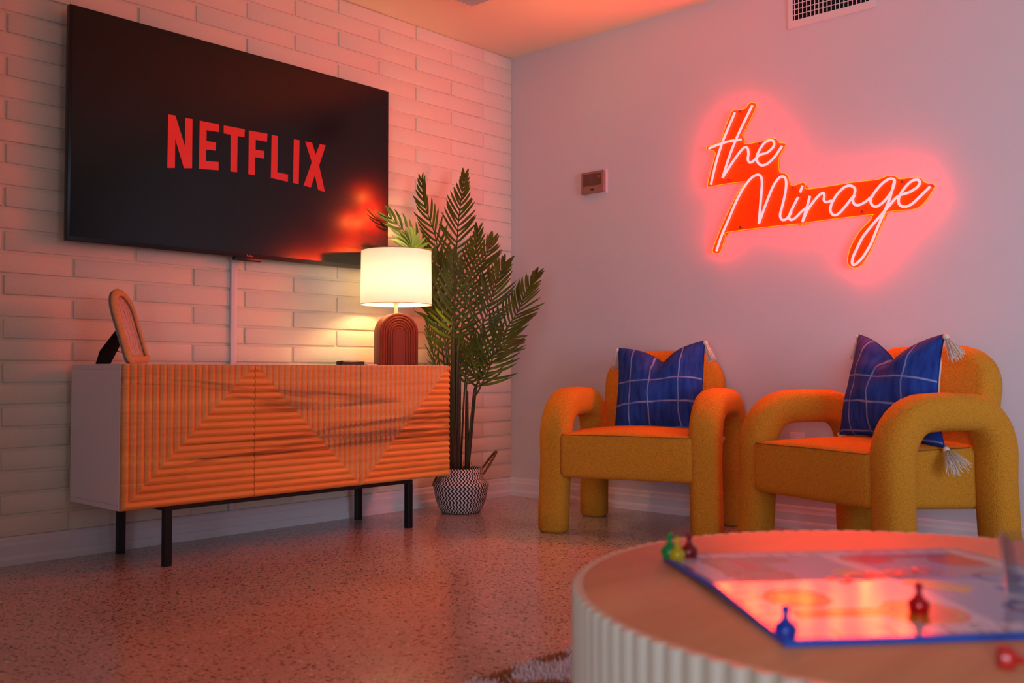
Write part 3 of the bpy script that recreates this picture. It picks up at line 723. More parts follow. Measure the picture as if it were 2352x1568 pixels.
for s in STROKES:
    P = catmull([(-0.028, y, z) for y, z in s], 5)
    V, F = sweep(P, .0055, 10, ref=Vector((1, 0, 0)))
    fromme('neon_tube', V, F, M['neon'], ns, smooth=True)
M['steel'] = simple('brushed_steel', lin(150, 150, 156), 0.3, 0.9)
for y, z in SCREWS:
    V, F = lathe([(0, 0), (.0065, 0), (.0065, .003), (.0035, .0035), (.0035, .023), (0, .023)], 14)
    V = [(-0.0245 + v[2], y + v[0], z + v[1]) for v in V]
    fromme('standoff', V, F, M['steel'], ns, smooth=True).data.set_sharp_from_angle(angle=R(40))
anchor(ns, (-0.002, -1.75, 1.5))

# ---------------------------------------------------------------- thermostat, socket, vents
th = empty('thermostat'); tag(th, 'small square brown thermostat on the plain wall near the corner', 'thermostat')
boxo('wall_plate', (-.010, -.6715, 1.600), (0.0005, -.515, 1.722), M['trim'], th, bevel=.003)
boxo('body', (-.028, -.666, 1.604), (-.009, -.518, 1.718), M['thermo'], th, bevel=.006, seg=3)
boxo('screen', (-.0288, -.650, 1.643), (-.0275, -.533, 1.705), M['thermo_screen'], th)
M['thermo_digit'] = simple('dim_digits', lin(128, 92, 86), 0.5)
text('digits', '71', .030, M['thermo_digit'], th, (-.0291, -.597, 1.675), (R(90), 0, R(-90)))
boxo('display_tab', (-.0291, -.647, 1.680), (-.0287, -.626, 1.693), simple('orange_tab', lin(160, 72, 36), .4), th)
V, F = lathe([(0, 0), (.011, 0), (.0105, .0015), (0, .0015)], 24)
V = [(-.0278 - v[2], -.592 + v[0], 1.6225 + v[1] * .5) for v in V]; fromme('oval_badge', V, F, M['black_plastic'], th)
anchor(th, (0, -.592, 1.66))

so = empty('wall_socket'); tag(so, 'white wall socket showing through the open arm of the right chair', 'socket')
boxo('cover_plate', (-.006, -1.735, .300), (0.0005, -1.665, .418), M['trim'], so, bevel=.003)
for z in (.336, .384):
    boxo('receptacle', (-.008, -1.717, z - .014), (-.005, -1.683, z + .014), M['white_lam'], so, bevel=.003)
    bm = bmesh.new()
    for dy in (-.007, .007): bbox(bm, (-.0085, -1.70 + dy - .0012, z - .002), (-.0079, -1.70 + dy + .0012, z + .009))
    frombm('slot', bm, M['vent_dark'], so)
anchor(so, (0, -1.70, .36))

wv = empty('wall_vent'); tag(wv, 'white metal air return grille high on the plain wall above the neon sign', 'air vent')
bm = bmesh.new()
for lo, hi in (((-.008, -2.065, 2.205), (0.0005, -1.675, 2.237)), ((-.008, -2.065, 2.40), (0.0005, -1.675, 2.425)), ((-.008, -1.698, 2.237), (0.0005, -1.675, 2.40)), ((-.008, -2.065, 2.237), (0.0005, -2.042, 2.40))):
    bbox(bm, lo, hi)
frombm('frame', bm, M['vent'], wv)
boxo('duct_shade', (-.0008, -2.042, 2.237), (0.0003, -1.698, 2.40), M['vent_dark'], wv)  # thin dark sheet for the shade behind the fins
for k in range(18):
    y = -1.698 - .0095 - k * .0187
    bm = bmesh.new(); bbox(bm, (-.0075, y - .0016, 2.237), (-.0042, y + .0016, 2.40)); frombm('fin', bm, M['vent'], wv)
for k in range(6):
    z = 2.262 + k * .0245
    bm = bmesh.new(); bbox(bm, (-.0040, -2.042, z - .0018), (-.0012, -1.698, z + .0018)); frombm('cross_bar', bm, M['vent'], wv)
anchor(wv, (0, -1.87, 2.31))

cv = empty('ceiling_vent'); tag(cv, 'white slatted air vent set in the ceiling near the brick wall', 'air vent')
bm = bmesh.new(); xa, xb, ya, yb = -1.02, -.722, -.72, -.411
for lo, hi in (((xa - .03, ya - .03, H - .006), (xb + .03, ya, H + .001)), ((xa - .03, yb, H - .006), (xb + .03, yb + .03, H + .001)), ((xa - .03, ya, H - .006), (xa, yb, H + .001)), ((xb, ya, H - .006), (xb + .03, yb, H + .001))): bbox(bm, lo, hi)
frombm('frame', bm, M['ceiling'], cv)
boxo('duct_shade', (xa, ya, H - .0008), (xb, yb, H + .0002), M['vent_dark'], cv)  # thin dark sheet for the shade above the slats
for k in range(12):
    x = xa + .012 + k * (xb - xa - .012) / 12
    Mx = Matrix.Translation((x, 0, H - .008)) @ Matrix.Rotation(R(40), 4, 'Y')
    boxo('slat', (-.008, ya, -.001), (.008, yb, .001), M['vent'], cv, M=Mx)
anchor(cv, (-.87, -.565, H))

# ---------------------------------------------------------------- armchairs
SQ = []
for k in range(24):
    a = 2 * math.pi * k / 24; c, s = math.cos(a), math.sin(a); e_ = 2 / 2.7
    SQ.append((math.copysign(abs(c) ** e_, c), math.copysign(abs(s) ** e_, s)))
def make_armchair():
    r0 = empty('armchair')
    for sx in (-1, 1):
        X = .325 * sx; yf, yb, zt, rr = -.262, .226, .549, .150
        P = [(X * 1.02, yf - .010, 0.0), (X * 1.02, yf - .008, .1), (X * 1.01, yf - .004, .2), (X, yf, .3), (X, yf, zt - rr)]
        for k in range(1, 9): a = R(180 - 90 * k / 9); P.append((X, yf + rr + rr * math.cos(a), zt - rr + rr * math.sin(a)))
        P += [(X, yf + rr, zt), (X, (yf + yb) / 2 - .02, zt + .003), (X, yb - rr, zt)]
        for k in range(1, 9): a = R(90 - 90 * k / 9); P.append((X, yb - rr + rr * math.cos(a), zt - rr + rr * math.sin(a)))
        P += [(X, yb, zt - rr), (X, yb, .3), (X * 1.01, yb + .004, .2), (X * 1.02, yb + .008, .1), (X * 1.02, yb + .010, 0.0)]
        n = len(P); rad = []
        for i, p in enumerate(P):
            rad.append((.0615, .064) if p[2] < .35 else (.064, .066))
        rad[0] = (.050, .052); P.insert(1, (P[0][0], P[0][1], .012)); rad.insert(1, (.0605, .063))
        rad[-1] = (.050, .052); P.insert(-1, (P[-1][0], P[-1][1], .012)); rad.insert(-1, (.0605, .063))
        V, F = sweep(P, rad, ref=Vector((1, 0, 0)), prof=SQ)
        ar = fromme('arm', V, F, M['boucle'], r0, smooth=True)
    # seat block: crowned top, underside dropping to the back
    V, F = [], []
    nx, ny = 20, 20
    def edge(t): return max(0.0, 1 - (abs(t) ** 9))
    bm = bmesh.new(); vs = bbox(bm, (-.288, -.325, 0), (.288, .262, 1), 0)
    for v in vs:
        back = (v.co.y + .325) / .587
        v.co.z = (.424 + .004 * back) if v.co.z > .5 else (.238 - .034 * back)
    bmesh.ops.bevel(bm, geom=list(bm.edges), offset=.024, segments=4, profile=.5, affect='EDGES')
    bmesh.ops.subdivide_edges(bm, edges=[e for e in bm.edges if e.calc_length() > .2], cuts=10, use_grid_fill=True)
    for v in bm.verts:
        if v.co.z > .40:
            u = v.co.x / .288; t_ = (v.co.y + .03) / .295
            v.co.z += .020 * max(0, 1 - u * u) * max(0, 1 - t_ * t_) ** .5 + 0
    seat = frombm('seat', bm, M['boucle'], r0, smooth=True)
    P = [(-.284, .2, .412)]
    P = [(-.283, .15, .4235), (-.283, -.30, .4200), (-.265, -.3235, .4170), (0, -.3255, .4190), (.265, -.3235, .4170), (.283, -.30, .4200), (.283, .15, .4235)]
    V, F = sweep(P, .0018, 6); fromme('seam', V, F, M['seam'], seat, smooth=True)
    # backrest: rounded slab, tilted back
    bm = bmesh.new(); pts = []
    hw, h0, h1, rr = .282, 0.0, .405, .155
    for k in range(5): a = R(180 + 90 * k / 4); pts.append((-hw + .03 + .03 * math.cos(a), h0 + .03 + .03 * math.sin(a)))
    for k in range(5): a = R(270 + 90 * k / 4); pts.append((hw - .03 + .03 * math.cos(a), h0 + .03 + .03 * math.sin(a)))
    for k in range(13): a = R(90 * k / 12); pts.append((hw - rr + rr * math.cos(a), h1 - rr + rr * math.sin(a)))
    for k in range(13): a = R(90 + 90 * k / 12); pts.append((-hw + rr + rr * math.cos(a), h1 - rr + rr * math.sin(a)))
    prof = [(0.034, 0.0), (.016, .005), (.005, .016), (0, .034), (0, .078), (.005, .096), (.016, .107), (.034, .112)]
    cen = Vector((0, .18)); rows = []
    from_in = []
    for ins, d in prof:
        row = []
        for i, p in enumerate(pts):
            a_, b_ = Vector(pts[i - 1]), Vector(pts[(i + 1) % len(pts)]); t = (b_ - a_).normalized(); nrm = Vector((-t.y, t.x))
            q = Vector(p) + nrm * ins; row.append(bm.verts.new((q.x, d, q.y)))
        rows.append(row)
    n = len(pts)
    for i in range(len(rows) - 1):
        for k in range(n): bm.faces.new((rows[i][k], rows[i][(k + 1) % n], rows[i + 1][(k + 1) % n], rows[i + 1][k]))
    f0 = bm.faces.new(rows[0][::-1]); f1 = bm.faces.new(rows[-1])
    Mx = Matrix.Translation((0, .190, .388)) @ Matrix.Rotation(R(-10), 4, 'X')
    bmesh.ops.transform(bm, matrix=Mx, verts=bm.verts)
    frombm('backrest', bm, M['boucle'], r0, smooth=True, angle=50)
    return r0
M['seam'] = simple('mustard_seam', lin(120, 84, 24), 0.9)
chair1 = make_armchair(); chair2 = copy_tree(chair1)
A1, A2 = .308, -.373
chair1.location = (-.420, -1.195, 0); chair1.rotation_euler.z = A1 - math.pi / 2
chair2.location = (-.484, -2.236, 0); chair2.rotation_euler.z = A2 - math.pi / 2
G = 'mustard boucle armchairs'
tag(chair1, 'mustard boucle armchair nearer the palm, front turned mostly square to the room', 'armchair', G)
tag(chair2, 'mustard boucle armchair farther from the palm, its open arched side showing', 'armchair', G)

# ---------------------------------------------------------------- cushions
def tassel(parent, tip, dirv, L=.075, spread=.35, seed=1, name='tassel'):
    rr = random.Random(seed); tip = Vector(tip); d = Vector(dirv).normalized(); parts = []
    prof = [(0, -.001), (.006, .001), (.010, .006), (.011, .011), (.0095, .017), (.006, .021), (.0075, .026), (.004, .03)]
    V, F = lathe(prof, 12); q = Vector((0, 0, 1)).rotation_difference(d)
    parts.append(([tip + q @ Vector(v) for v in V], F))
    for k in range(64):
        a = rr.uniform(0, 2 * math.pi); u = rr.random() ** .6
        off = Vector((math.cos(a), math.sin(a), 0)); l = L * rr.uniform(.85, 1.05)
        P = []
        for s in range(5):
            t = s / 4
            w_ = .0055 + spread * u * L * .55 * (t ** .8)
            p = tip + q @ (off * w_ + Vector((0, 0, .020 + l * t))) + Vector((rr.uniform(-1, 1), rr.uniform(-1, 1), 0)) * .0012 - Vector((0, 0, .004 * t * t))
            P.append(p)
        parts.append(sweep(P, .0011, 4))
    V, F = merge(parts)
    return fromme(name, V, F, M['tassel'], parent, smooth=True)

def make_cushion(S, notch, thick, fold, pull=0.0):
    root = empty('cushion'); n = 44
    def shape(u, v, side):
        # u,v in -1..1; karate-chopped top with two raised ears
        ear = max(0.0, v) ** 1.6
        x = S * (u * (1 - .045 * (1 - v * v)) + .012 * math.sin(3 * v))
        dent = notch * math.exp(-(abs(u - fold) / .40) ** 1.05) * ear
        x += pull * ((u + 1) / 2) ** 3 * ((1 - v) / 2) ** 2
        z = S * (v * (1 - .05 * (1 - u * u))) - dent * S * 2 * .5
        e = max(0.0, (1 - abs(u) ** 2.6)) ** .62 * max(0.0, (1 - abs(v) ** 2.6)) ** .62
        pinch = 1 - .62 * math.exp(-(abs(u - fold) / .24) ** 2) * ear
        wr = .006 * math.sin(7 * u + 4 * v) * e + .005 * math.sin(11 * v - 3 * u) * e
        y = side * (thick * e * pinch + .0015) + wr * .6
        y += .030 * math.exp(-(abs(u - fold) / .30) ** 2) * ear * (-1 if side < 0 else -1) * -1
        return (x, y, z)
    for side, mat, nm in ((-1, M['plaid'], 'front_panel'), (1, M['cream'], 'back_panel')):
        V, F, UV = [], [], []
        for j in range(n + 1):
            for i in range(n + 1):
                # denser towards the edges
                u = math.sin((i / n - .5) * math.pi); v = math.sin((j / n - .5) * math.pi)
                V.append(shape(u, v, side)); UV.append((u * .5 + .5, v * .5 + .5))
        for j in range(n):
            for i in range(n):
                a = j * (n + 1) + i; f = (a, a + 1, a + n + 2, a + n + 1)
                F.append(f if side < 0 else f[::-1])
        o = fromme(nm, V, F, mat, root, smooth=True)
        uvl = o.data.uv_layers.new(name='UVMap')
        for lp in o.data.loops: uvl.data[lp.index].uv = UV[lp.vertex_index]
        ed = []
    ring = []
    for k in range(n + 1): ring.append((-1 + 2 * k / n, -1))
    for k in range(1, n + 1): ring.append((1, -1 + 2 * k / n))
    for k in range(1, n + 1): ring.append((1 - 2 * k / n, 1))
    for k in range(1, n): ring.append((-1, 1 - 2 * k / n))
    P = [Vector(shape(u, v, -1)) * .5 + Vector(shape(u, v, 1)) * .5 for u, v in ring]
    V, F = sweep(P, .0028, 6, closed=True); fromme('piping', V, F, M['plaid_edge'], root, smooth=True)
    corners = {}
    for su in (-1, 1):
        for sv in (-1, 1): corners[(su, sv)] = Vector(shape(su, sv, 1)) * .5 + Vector(shape(su, sv, -1)) * .5
    return root, corners
M['plaid_edge'] = simple('indigo_edge', lin(26, 44, 110), 0.9)
# cushion on chair 1
c1, k1 = make_cushion(.207, .36, .074, .02)
a1 = A1 - math.pi / 2
def on_chair(ch, l):
    return ch.matrix_basis @ Vector(l)
bpy.context.view_layer.update()
tagg = 'blue plaid cushions with cream tassels'
c1.location = chair1.matrix_basis @ Vector((.034, .085, .612)); c1.rotation_euler = (R(-15), R(-4), a1 + R(-4))
tag(c1, 'blue plaid cushion with cream tassels, shallow dent, on the armchair nearer the palm', 'cushion', tagg)
tassel(c1, k1[(1, 1)], (.35, .05, -.9), seed=1); tassel(c1, k1[(-1, 1)], (-.25, .35, -.9), seed=2)
tassel(c1, k1[(-1, -1)], (-.8, -.15, .05), seed=3, L=.06); tassel(c1, k1[(1, -1)], (.75, .3, -.35), seed=4, L=.07)
c2, k2 = make_cushion(.200, .60, .080, -.02, pull=.085)
a2 = A2 - math.pi / 2
c2.location = chair2.matrix_basis @ Vector((.020, .060, .634)); c2.rotation_euler = (R(-13), R(2), a2 + R(-1))
tag(c2, 'blue plaid cushion with a deep V fold on the armchair farther from the palm', 'cushion', tagg)
tassel(c2, k2[(1, 1)], (.60, .15, -.75), seed=5, spread=.6); tassel(c2, k2[(-1, 1)], (-.25, .3, -.9), seed=6)
tassel(c2, k2[(1, -1)], (.72, -.1, -.55), seed=7, spread=.8, L=.085); tassel(c2, k2[(-1, -1)], (-.5, .8, -.1), seed=8, L=.05)

# ---------------------------------------------------------------- potted palm
PX_, PY_ = -.650, -.262
palm = empty('potted_palm', (PX_, PY_, 0)); tag(palm, 'tall artificial palm in a zigzag woven belly basket in the corner', 'plant')
prof = [(0, 0.002), (.088, .002), (.094, .004), (.106, .022), (.122, .060), (.129, .100), (.134, .122), (.1375, .132), (.1335, .141), (.124, .150), (.110, .166), (.1045, .185), (.1035, .215), (.100, .2155), (.0985, .205), (.098, .17)]
nseg = 96
V, F = lathe(prof, nseg); bk_ = fromme('basket', V, F, M['basket'], palm, smooth=True)
uvl = bk_.data.uv_layers.new(name='UVMap'); acc = [0]
for i in range(1, len(prof)): acc.append(acc[-1] + math.hypot(prof[i][0] - prof[i - 1][0], prof[i][1] - prof[i - 1][1]))
for p in bk_.data.polygons:
    ks = [bk_.data.loops[l].vertex_index % nseg for l in p.loop_indices]
    wrap = max(ks) - min(ks) > nseg // 2
    for l in p.loop_indices:
        vi = bk_.data.loops[l].vertex_index; k = vi % nseg
        if wrap and k == 0: k = nseg
        uvl.data[l].uv = (k / nseg, acc[vi // nseg] / .36)
V, F = lathe([(0, .206), (.05, .208), (.085, .200), (.099, .192)], 24)
rr = random.Random(5)
V = [(v[0], v[1], v[2] + rr.uniform(-.005, .006)) for v in V]; fromme('soil', V, F, M['soil'], palm, smooth=True)
def handle(ang, lean_out, h):
    c, s = math.cos(ang), math.sin(ang); out = Vector((c, s, 0)); tn = Vector((-s, c, 0)); P = []
    base = out * .104
    for k in range(17):
        t = k / 16; a = math.pi * t
        P.append(base + tn * (-.035 * math.cos(a)) + (out * lean_out + Vector((0, 0, h))) * math.sin(a) + Vector((0, 0, .185)))
    st = []
    for ph in (0, math.pi):
        Q = [p + (out * math.cos(ph + k * 1.3) + tn * math.sin(ph + k * 1.3)) * .0035 for k, p in enumerate(catmull(P, 3))]
        st.append(sweep(Q, .0042, 6))
    V, F = merge(st); return fromme('handle', V, F, M['rope'], palm, smooth=True)
handle(R(-30), .075, .105); handle(R(150), .03, -.05)
for (x, y, hh, rad_) in ((-.052, -.005, .70, .020), (-.040, -.022, .62, .011), (.012, -.030, .40, .0115)):
    P = catmull([(x, y, .19), (x - .010, y - .01, .19 + hh * .5), (x - .03, y - .03, .19 + hh)], 5)
    V, F = sweep(P, [rad_ * (1 - .5 * i / (len(P) - 1)) for i in range(len(P))], 10); fromme('trunk', V, F, M['bark'], palm, smooth=True)
rr = random.Random(9); parts = []
for k in range(26):
    a = rr.uniform(0, 6.28); r_ = rr.uniform(.01, .09); x, y = r_ * math.cos(a) - .02, r_ * math.sin(a) * .8
    parts.append(sweep([(x, y, .2), (x + rr.uniform(-.02, .02), y + rr.uniform(-.01, .01), .2 + rr.uniform(.02, .07))], [.002, .0008], 4))
V, F = merge(parts); tag(fromme('root_fibres', V, F, M['bark'], palm), kind='stuff')

def leaflet_geo(base, d0, d1, L, w, nrm):
    """narrow folded blade curving from direction d0 to d1"""
    n = 6; V, F = [], []; p = Vector(base); 
    for i in range(n + 1):
        t = i / n; d = (d0.lerp(d1, t)).normalized()
        ww = w * (math.sin(math.pi * min(1, .12 + t * .88)) ** .55) * (1 if t < .999 else .05)
        s = d.cross(nrm).normalized()
        V += [p + s * ww, p - nrm * w * .35 * (1 - t), p - s * ww]
        p = p + d * (L / n)
    for i in range(n):
        a = i * 3
        F += [(a, a + 1, a + 4, a + 3), (a + 1, a + 2, a + 5, a + 4)]
    return V, F
SPEC = {  # start of leaflets along the spine, pairs, base/mid/tip lengths, twist of the leaf plane (deg), individually built
 'F1': (.56, 22, .13, .135, .05, 0, 1), 'F2': (.62, 15, .12, .125, .06, 8, 1), 'F3': (.52, 20, .11, .13, .05, -35, 1),
 'F4': (.55, 15, .14, .14, .09, -15, 1), 'F5': (.62, 12, .10, .11, .09, 12, 1), 'F6': (.50, 14, .13, .13, .08, 25, 0),
 'F7': (.50, 12, .09, .11, .06, 60, 0), 'F8': (.66, 15, .12, .13, .06, 5, 1), 'F9': (.46, 24, .15, .15, .07, -5, 1),
 'F10': (.38, 26, .17, .15, .06, -28, 1), 'F11': (.66, 11, .10, .10, .06, 10, 0), 'F12': (.74, 9, .08, .09, .05, 40, 0),
 'F13': (.52, 18, .12, .13, .06, -12, 0), 'F14': (.58, 14, .10, .11, .07, 20, 0), 'F15': (.52, 13, .14, .16, .10, 0, 0)}
rr = random.Random(21)
view = Vector((-.66, -.75, .0)).normalized()
nleaf = 0
for k, pts in FRONDS.items():
    t0, npair, lb, lm, lt, tw, indiv = SPEC[k]
    P = catmull([Vector(p) - Vector((PX_, PY_, 0)) for p in pts], 8); N = len(P)
    cum = [0]
    for i in range(1, N): cum.append(cum[-1] + (P[i] - P[i - 1]).length)
    tot = cum[-1]
    V, F = sweep(P, [.0052 * (1 - .75 * c / tot) + .0006 for c in cum], 6)
    fr = fromme('frond', V, F, M['stem'], palm, smooth=True)
    def at(s):
        s *= tot
        for i in range(1, N):
            if cum[i] >= s:
                f = (s - cum[i - 1]) / max(1e-6, cum[i] - cum[i - 1]); return P[i - 1].lerp(P[i], f), (P[i] - P[i - 1]).normalized()
        return P[-1], (P[-1] - P[-2]).normalized()
    stuff = []
    if k == 'F5':   # the end of this frond fans out over the lamp
        for root, tip in (((-.935, -.200, 1.262), (-1.153, -.31, 1.270)), ((-.935, -.203, 1.264), (-1.115, -.31, 1.291)), ((-.935, -.205, 1.266), (-1.092, -.31, 1.316)), ((-.935, -.205, 1.266), (-1.050, -.31, 1.343)),
                          ((-.925, -.202, 1.265), (-1.029, -.32, 1.348)), ((-.920, -.200, 1.264), (-1.002, -.31, 1.345)), ((-.905, -.193, 1.262), (-.964, -.31, 1.330)), ((-.895, -.19, 1.260), (-.930, -.31, 1.306)),
                          ((-.880, -.182, 1.256), (-.905, -.31, 1.284)), ((-.868, -.176, 1.250), (-.885, -.31, 1.255)), ((-.855, -.17, 1.243), (-.872, -.31, 1.215))):
            root, tip = Vector(root) - Vector((PX_, PY_, 0)), Vector(tip) - Vector((PX_, PY_, 0))
            dd = (tip - root).normalized(); nr = Vector((-.3, -.35, -.85)); nr = (nr - dd * nr.dot(dd)).normalized()
            V, F = leaflet_geo(root, dd - nr * .25, dd + nr * .25, (tip - root).length, .0115, nr)
            fromme('leaflet', V, F, M['leaf'], fr, smooth=True); nleaf += 1
    for j in range(npair):
        q = j / (npair - 1); s = t0 + (1 - t0) * (q ** .95) * .985
        p, t = at(s)
        nrm0 = (view - t * view.dot(t)).normalized(); nrm = Matrix.Rotation(R(tw + rr.uniform(-9, 9)), 3, t) @ nrm0
        side = t.cross(nrm).normalized()
        L = (lb + (lm - lb) * q * 2) if q < .5 else (lm + (lt - lm) * (q - .5) * 2)
        for sg in (-1, 1):
            th0 = R(28 + 40 * q + rr.uniform(-5, 5)); th1 = R(52 + 32 * q + rr.uniform(-5, 5))
            d0 = side * sg * math.cos(th0) + t * math.sin(th0) + nrm * .18
            d1 = side * sg * math.cos(th1) + t * math.sin(th1) - nrm * .12 + Vector((0, 0, rr.uniform(-.12, .02)))
            LL = L * rr.uniform(1.02, 1.22)
            V, F = leaflet_geo(p, d0, d1, LL, .0066 if k != 'F5' else .0100, nrm)
            V = [Vector((min(v.x, -PX_ - .012), min(v.y, -PY_ - .012), v.z)) for v in V]
            if indiv and nleaf < 298:
                fromme('leaflet', V, F, M['leaf'], fr, smooth=True); nleaf += 1
            else: stuff.append((V, F))
    if stuff:
        V, F = merge(stuff); tag(fromme('leaflets', V, F, M['leaf'], fr, smooth=True), kind='stuff')

# ---------------------------------------------------------------- coffee table
TX, TY, TR, TH = -2.701, -3.214, 0.4654, 0.410
ct = empty('coffee_table', (TX, TY, 0)); tag(ct, 'round wooden drum coffee table with fluted pale slats around its side', 'coffee table')
V, F = lathe([(0, TH), (TR - .016, TH), (TR - .0135, TH - .002), (TR - .0135, TH - .025), (0, TH - .025)], 128)
fromme('table_top', V, F, M['table_top'], ct, smooth=True).data.set_sharp_from_angle(angle=R(40))
V, F = lathe([(TR - .016, .0065), (TR - .016, TH - .025)], 96); fromme('drum', V, F, M['slat'], ct, smooth=True)
NS = 108; sr = math.pi * TR / NS * .93
prof = [(0.0, -sr)] + [(.0145 * math.sin(math.pi * k / 8) ** .8, -sr * math.cos(math.pi * k / 8)) for k in range(1, 8)] + [(0.0, sr)]
V = []; F = []
for z, ins in ((0.0065, 0), (TH - .0025, 0), (TH - .0003, .0018)):
    for a, b in prof: V.append((-.0145 + max(0, a - ins), b, z))
m_ = len(prof)
for i in range(2):
    for k in range(m_ - 1): F.append((i * m_ + k, i * m_ + k + 1, (i + 1) * m_ + k + 1, (i + 1) * m_ + k))
F.append(tuple(range(2 * m_, 3 * m_))); 
sl0 = fromme('slat', V, F, M['slat'], ct, smooth=True); sl0.data.set_sharp_from_angle(angle=R(50))
for k in range(NS):
    o = sl0 if k == 0 else bpy.data.objects.new('slat', sl0.data)
    if k: COL.objects.link(o); o.parent = ct
    a = 2 * math.pi * k / NS; o.location = (TR * math.cos(a), TR * math.sin(a), 0); o.rotation_euler = (0, 0, a)

# ---------------------------------------------------------------- game board (four hinged panels)
def mat_board():
    m, nt, b = newmat('printed_board'); at = node(nt, 'ShaderNodeAttribute', attribute_name='ink'); link(nt, at, 'Color', b, 'Base Color')
    b.inputs['Roughness'].default_value = 0.17; b.inputs['Specular IOR Level'].default_value = 0.5
    return m
M['board'] = mat_board(); M['board_edge'] = simple('board_blue_edge', lin(40, 90, 190), 0.4)
gb = empty('game_board', (-2.774, -2.847, TH)); S_ = .460
bz = math.atan2(-.656, .755); gb.rotation_euler.z = bz
tag(gb, 'folding board game board with coloured circles and blue edges on the table', 'game board')
C_ = {k: lin(*v) for k, v in dict(base=(150, 158, 196), pale=(206, 200, 222), grey=(120, 112, 124), olive=(138, 126, 120), red=(196, 36, 44), dred=(130, 34, 48), yellow=(222, 170, 30), orange=(240, 120, 30), brown=(150, 84, 76), blue=(46, 92, 190), dblue=(50, 54, 140), white=(226, 214, 226), pink=(220, 150, 170)).items()}
def ink(u, v):
    # printed pattern plus a quadrant paled for the sign's reflection; u across, v towards the viewer, both 0..1
    if u < .004 or v < .004 or u > .996 or v > .996: return C_['blue']
    e = min(u, v, 1 - u, 1 - v)
    if e < .012: return C_['dblue'] if u < .5 else C_['base']
    if e < .070:
        t = u if (v < .07 or v > .93) else v
        return C_['pale'] if (t * 15) % 1 > .10 else C_['grey']
    if .070 <= e < .082: return C_['pale'] if int(u * 30 + v * 30) % 7 else C_['grey']
    def circ(a, b, r): return math.hypot(u - a, v - b) < r
    def ring(a, b, r, w_): return abs(math.hypot(u - a, v - b) - r) < w_
    # slides
    if .045 < u < .075 and .12 < v < .40: return C_['yellow']
    if circ(.166, .669, .070): return C_['yellow'] if math.hypot(u - .166, v - .669) < .045 else C_['orange']
    if ring(.166, .669, .078, .008): return C_['red']
    if circ(.42, .823, .105): return C_['orange'] if not ring(.42, .823, .085, .006) else C_['yellow']
    if .10 < u < .50 and .775 < v < .845: return C_['orange'] if v < .80 or v > .825 else C_['red']
    if circ(.297, .142, .062): return C_['olive'] if math.hypot(u - .297, v - .142) < .045 else C_['brown']
    if circ(.187, .389, .085): return C_['brown'] if math.hypot(u - .187, v - .389) > .062 else C_['olive']
    if .165 < u < .215 and .13 < v < .31: return C_['red'] if .18 < u < .20 else C_['brown']
    if circ(.60, .175, .080): return C_['red']
    if circ(.87, .24, .095): return C_['red'] if math.hypot(u - .87, v - .24) < .085 else C_['dred']
    if .60 < u < .92 and .115 < v < .165: return C_['dred']
    if circ(.436, .383, .042): return C_['yellow']
    x_, y_ = u - .60, v - .575; c, s = math.cos(.75), math.sin(.75); xr, yr = x_ * c + y_ * s, -x_ * s + y_ * c
    if abs(xr) < .085 and abs(yr) < .040: return C_['yellow']
    if ring(.82, .50, .055, .012) or circ(.70, .80, .055) and math.hypot(u - .70, v - .80) > .03: return C_['dblue']
    if u > .74 and v > .60 and u < .93: return C_['blue']
    if abs((u - .5) + (v - .5) * .0) < .012: return C_['white']
    if u < .5 and v < .5: return C_['olive'] if u < .26 else C_['base']
    if v > .5 and u < .5: return C_['pale']  # sign's reflection painted into the print as a paler quadrant
    return C_['base'] if u > .55 else C_['pale']
NQ = 64; TILT = {(0, 0): (0, .0075), (1, 0): (.0, .0070), (0, 1): (.0, .0080), (1, 1): (.0, .0065)}
for (qi, qj), (ta, tb) in TILT.items():
    V, F, K = [], [], []
    for j in range(NQ + 1):
        for i in range(NQ + 1):
            u, v = (qi + i / NQ) / 2, (qj + j / NQ) / 2
            if qi == 0: uu = u * S_ - (.0006 if i == NQ else 0)
            else: uu = u * S_ + (.0006 if i == 0 else 0)
            # each panel lifts a little towards its hinges
            lu = (i / NQ) if qi == 0 else 1 - i / NQ; lv = (j / NQ) if qj == 0 else 1 - j / NQ
            V.append((uu, -v * S_, .0075 + max(0.0, -tb) + ta * lu + tb * lv))
    for j in range(NQ):
        for i in range(NQ):
            a = j * (NQ + 1) + i; F.append((a, a + NQ + 1, a + NQ + 2, a + 1)); K.append(ink((qi + (i + .5) / NQ) / 2, (qj + (j + .5) / NQ) / 2))
    mi = [0] * len(F)
    rim = [i for i in range(NQ + 1)] + [(j + 1) * (NQ + 1) - 1 for j in range(1, NQ + 1)] + [NQ * (NQ + 1) + i for i in range(NQ - 1, -1, -1)] + [j * (NQ + 1) for j in range(NQ - 1, 0, -1)]
    o0 = len(V); V += [(V[r][0], V[r][1], max(0.0002, V[r][2] - .0070)) for r in rim]; L_ = len(rim)
    for k in range(L_): F.append((rim[k], rim[(k + 1) % L_], o0 + (k + 1) % L_, o0 + k)); mi.append(1); K.append((1, 1, 1, 1))
    F.append(tuple(o0 + k for k in range(L_ - 1, -1, -1))); mi.append(1); K.append((1, 1, 1, 1))
    o = fromme('board_panel', V, F, [M['board'], M['board_edge']], gb, mi=mi)
    at = o.data.color_attributes.new('ink', 'FLOAT_COLOR', 'CORNER'); buf = []
    for p, kk in zip(o.data.polygons, K): buf += list(kk) * p.loop_total
    at.data.foreach_set('color', buf)
M['red_ink'] = simple('red_ink', lin(214, 40, 40), 0.3)
tx = text('lettering', 'SORRY!', .052, M['red_ink'], gb, (.238, -.208, .0156), (R(.0), 0, R(18)), extrude=.0003)

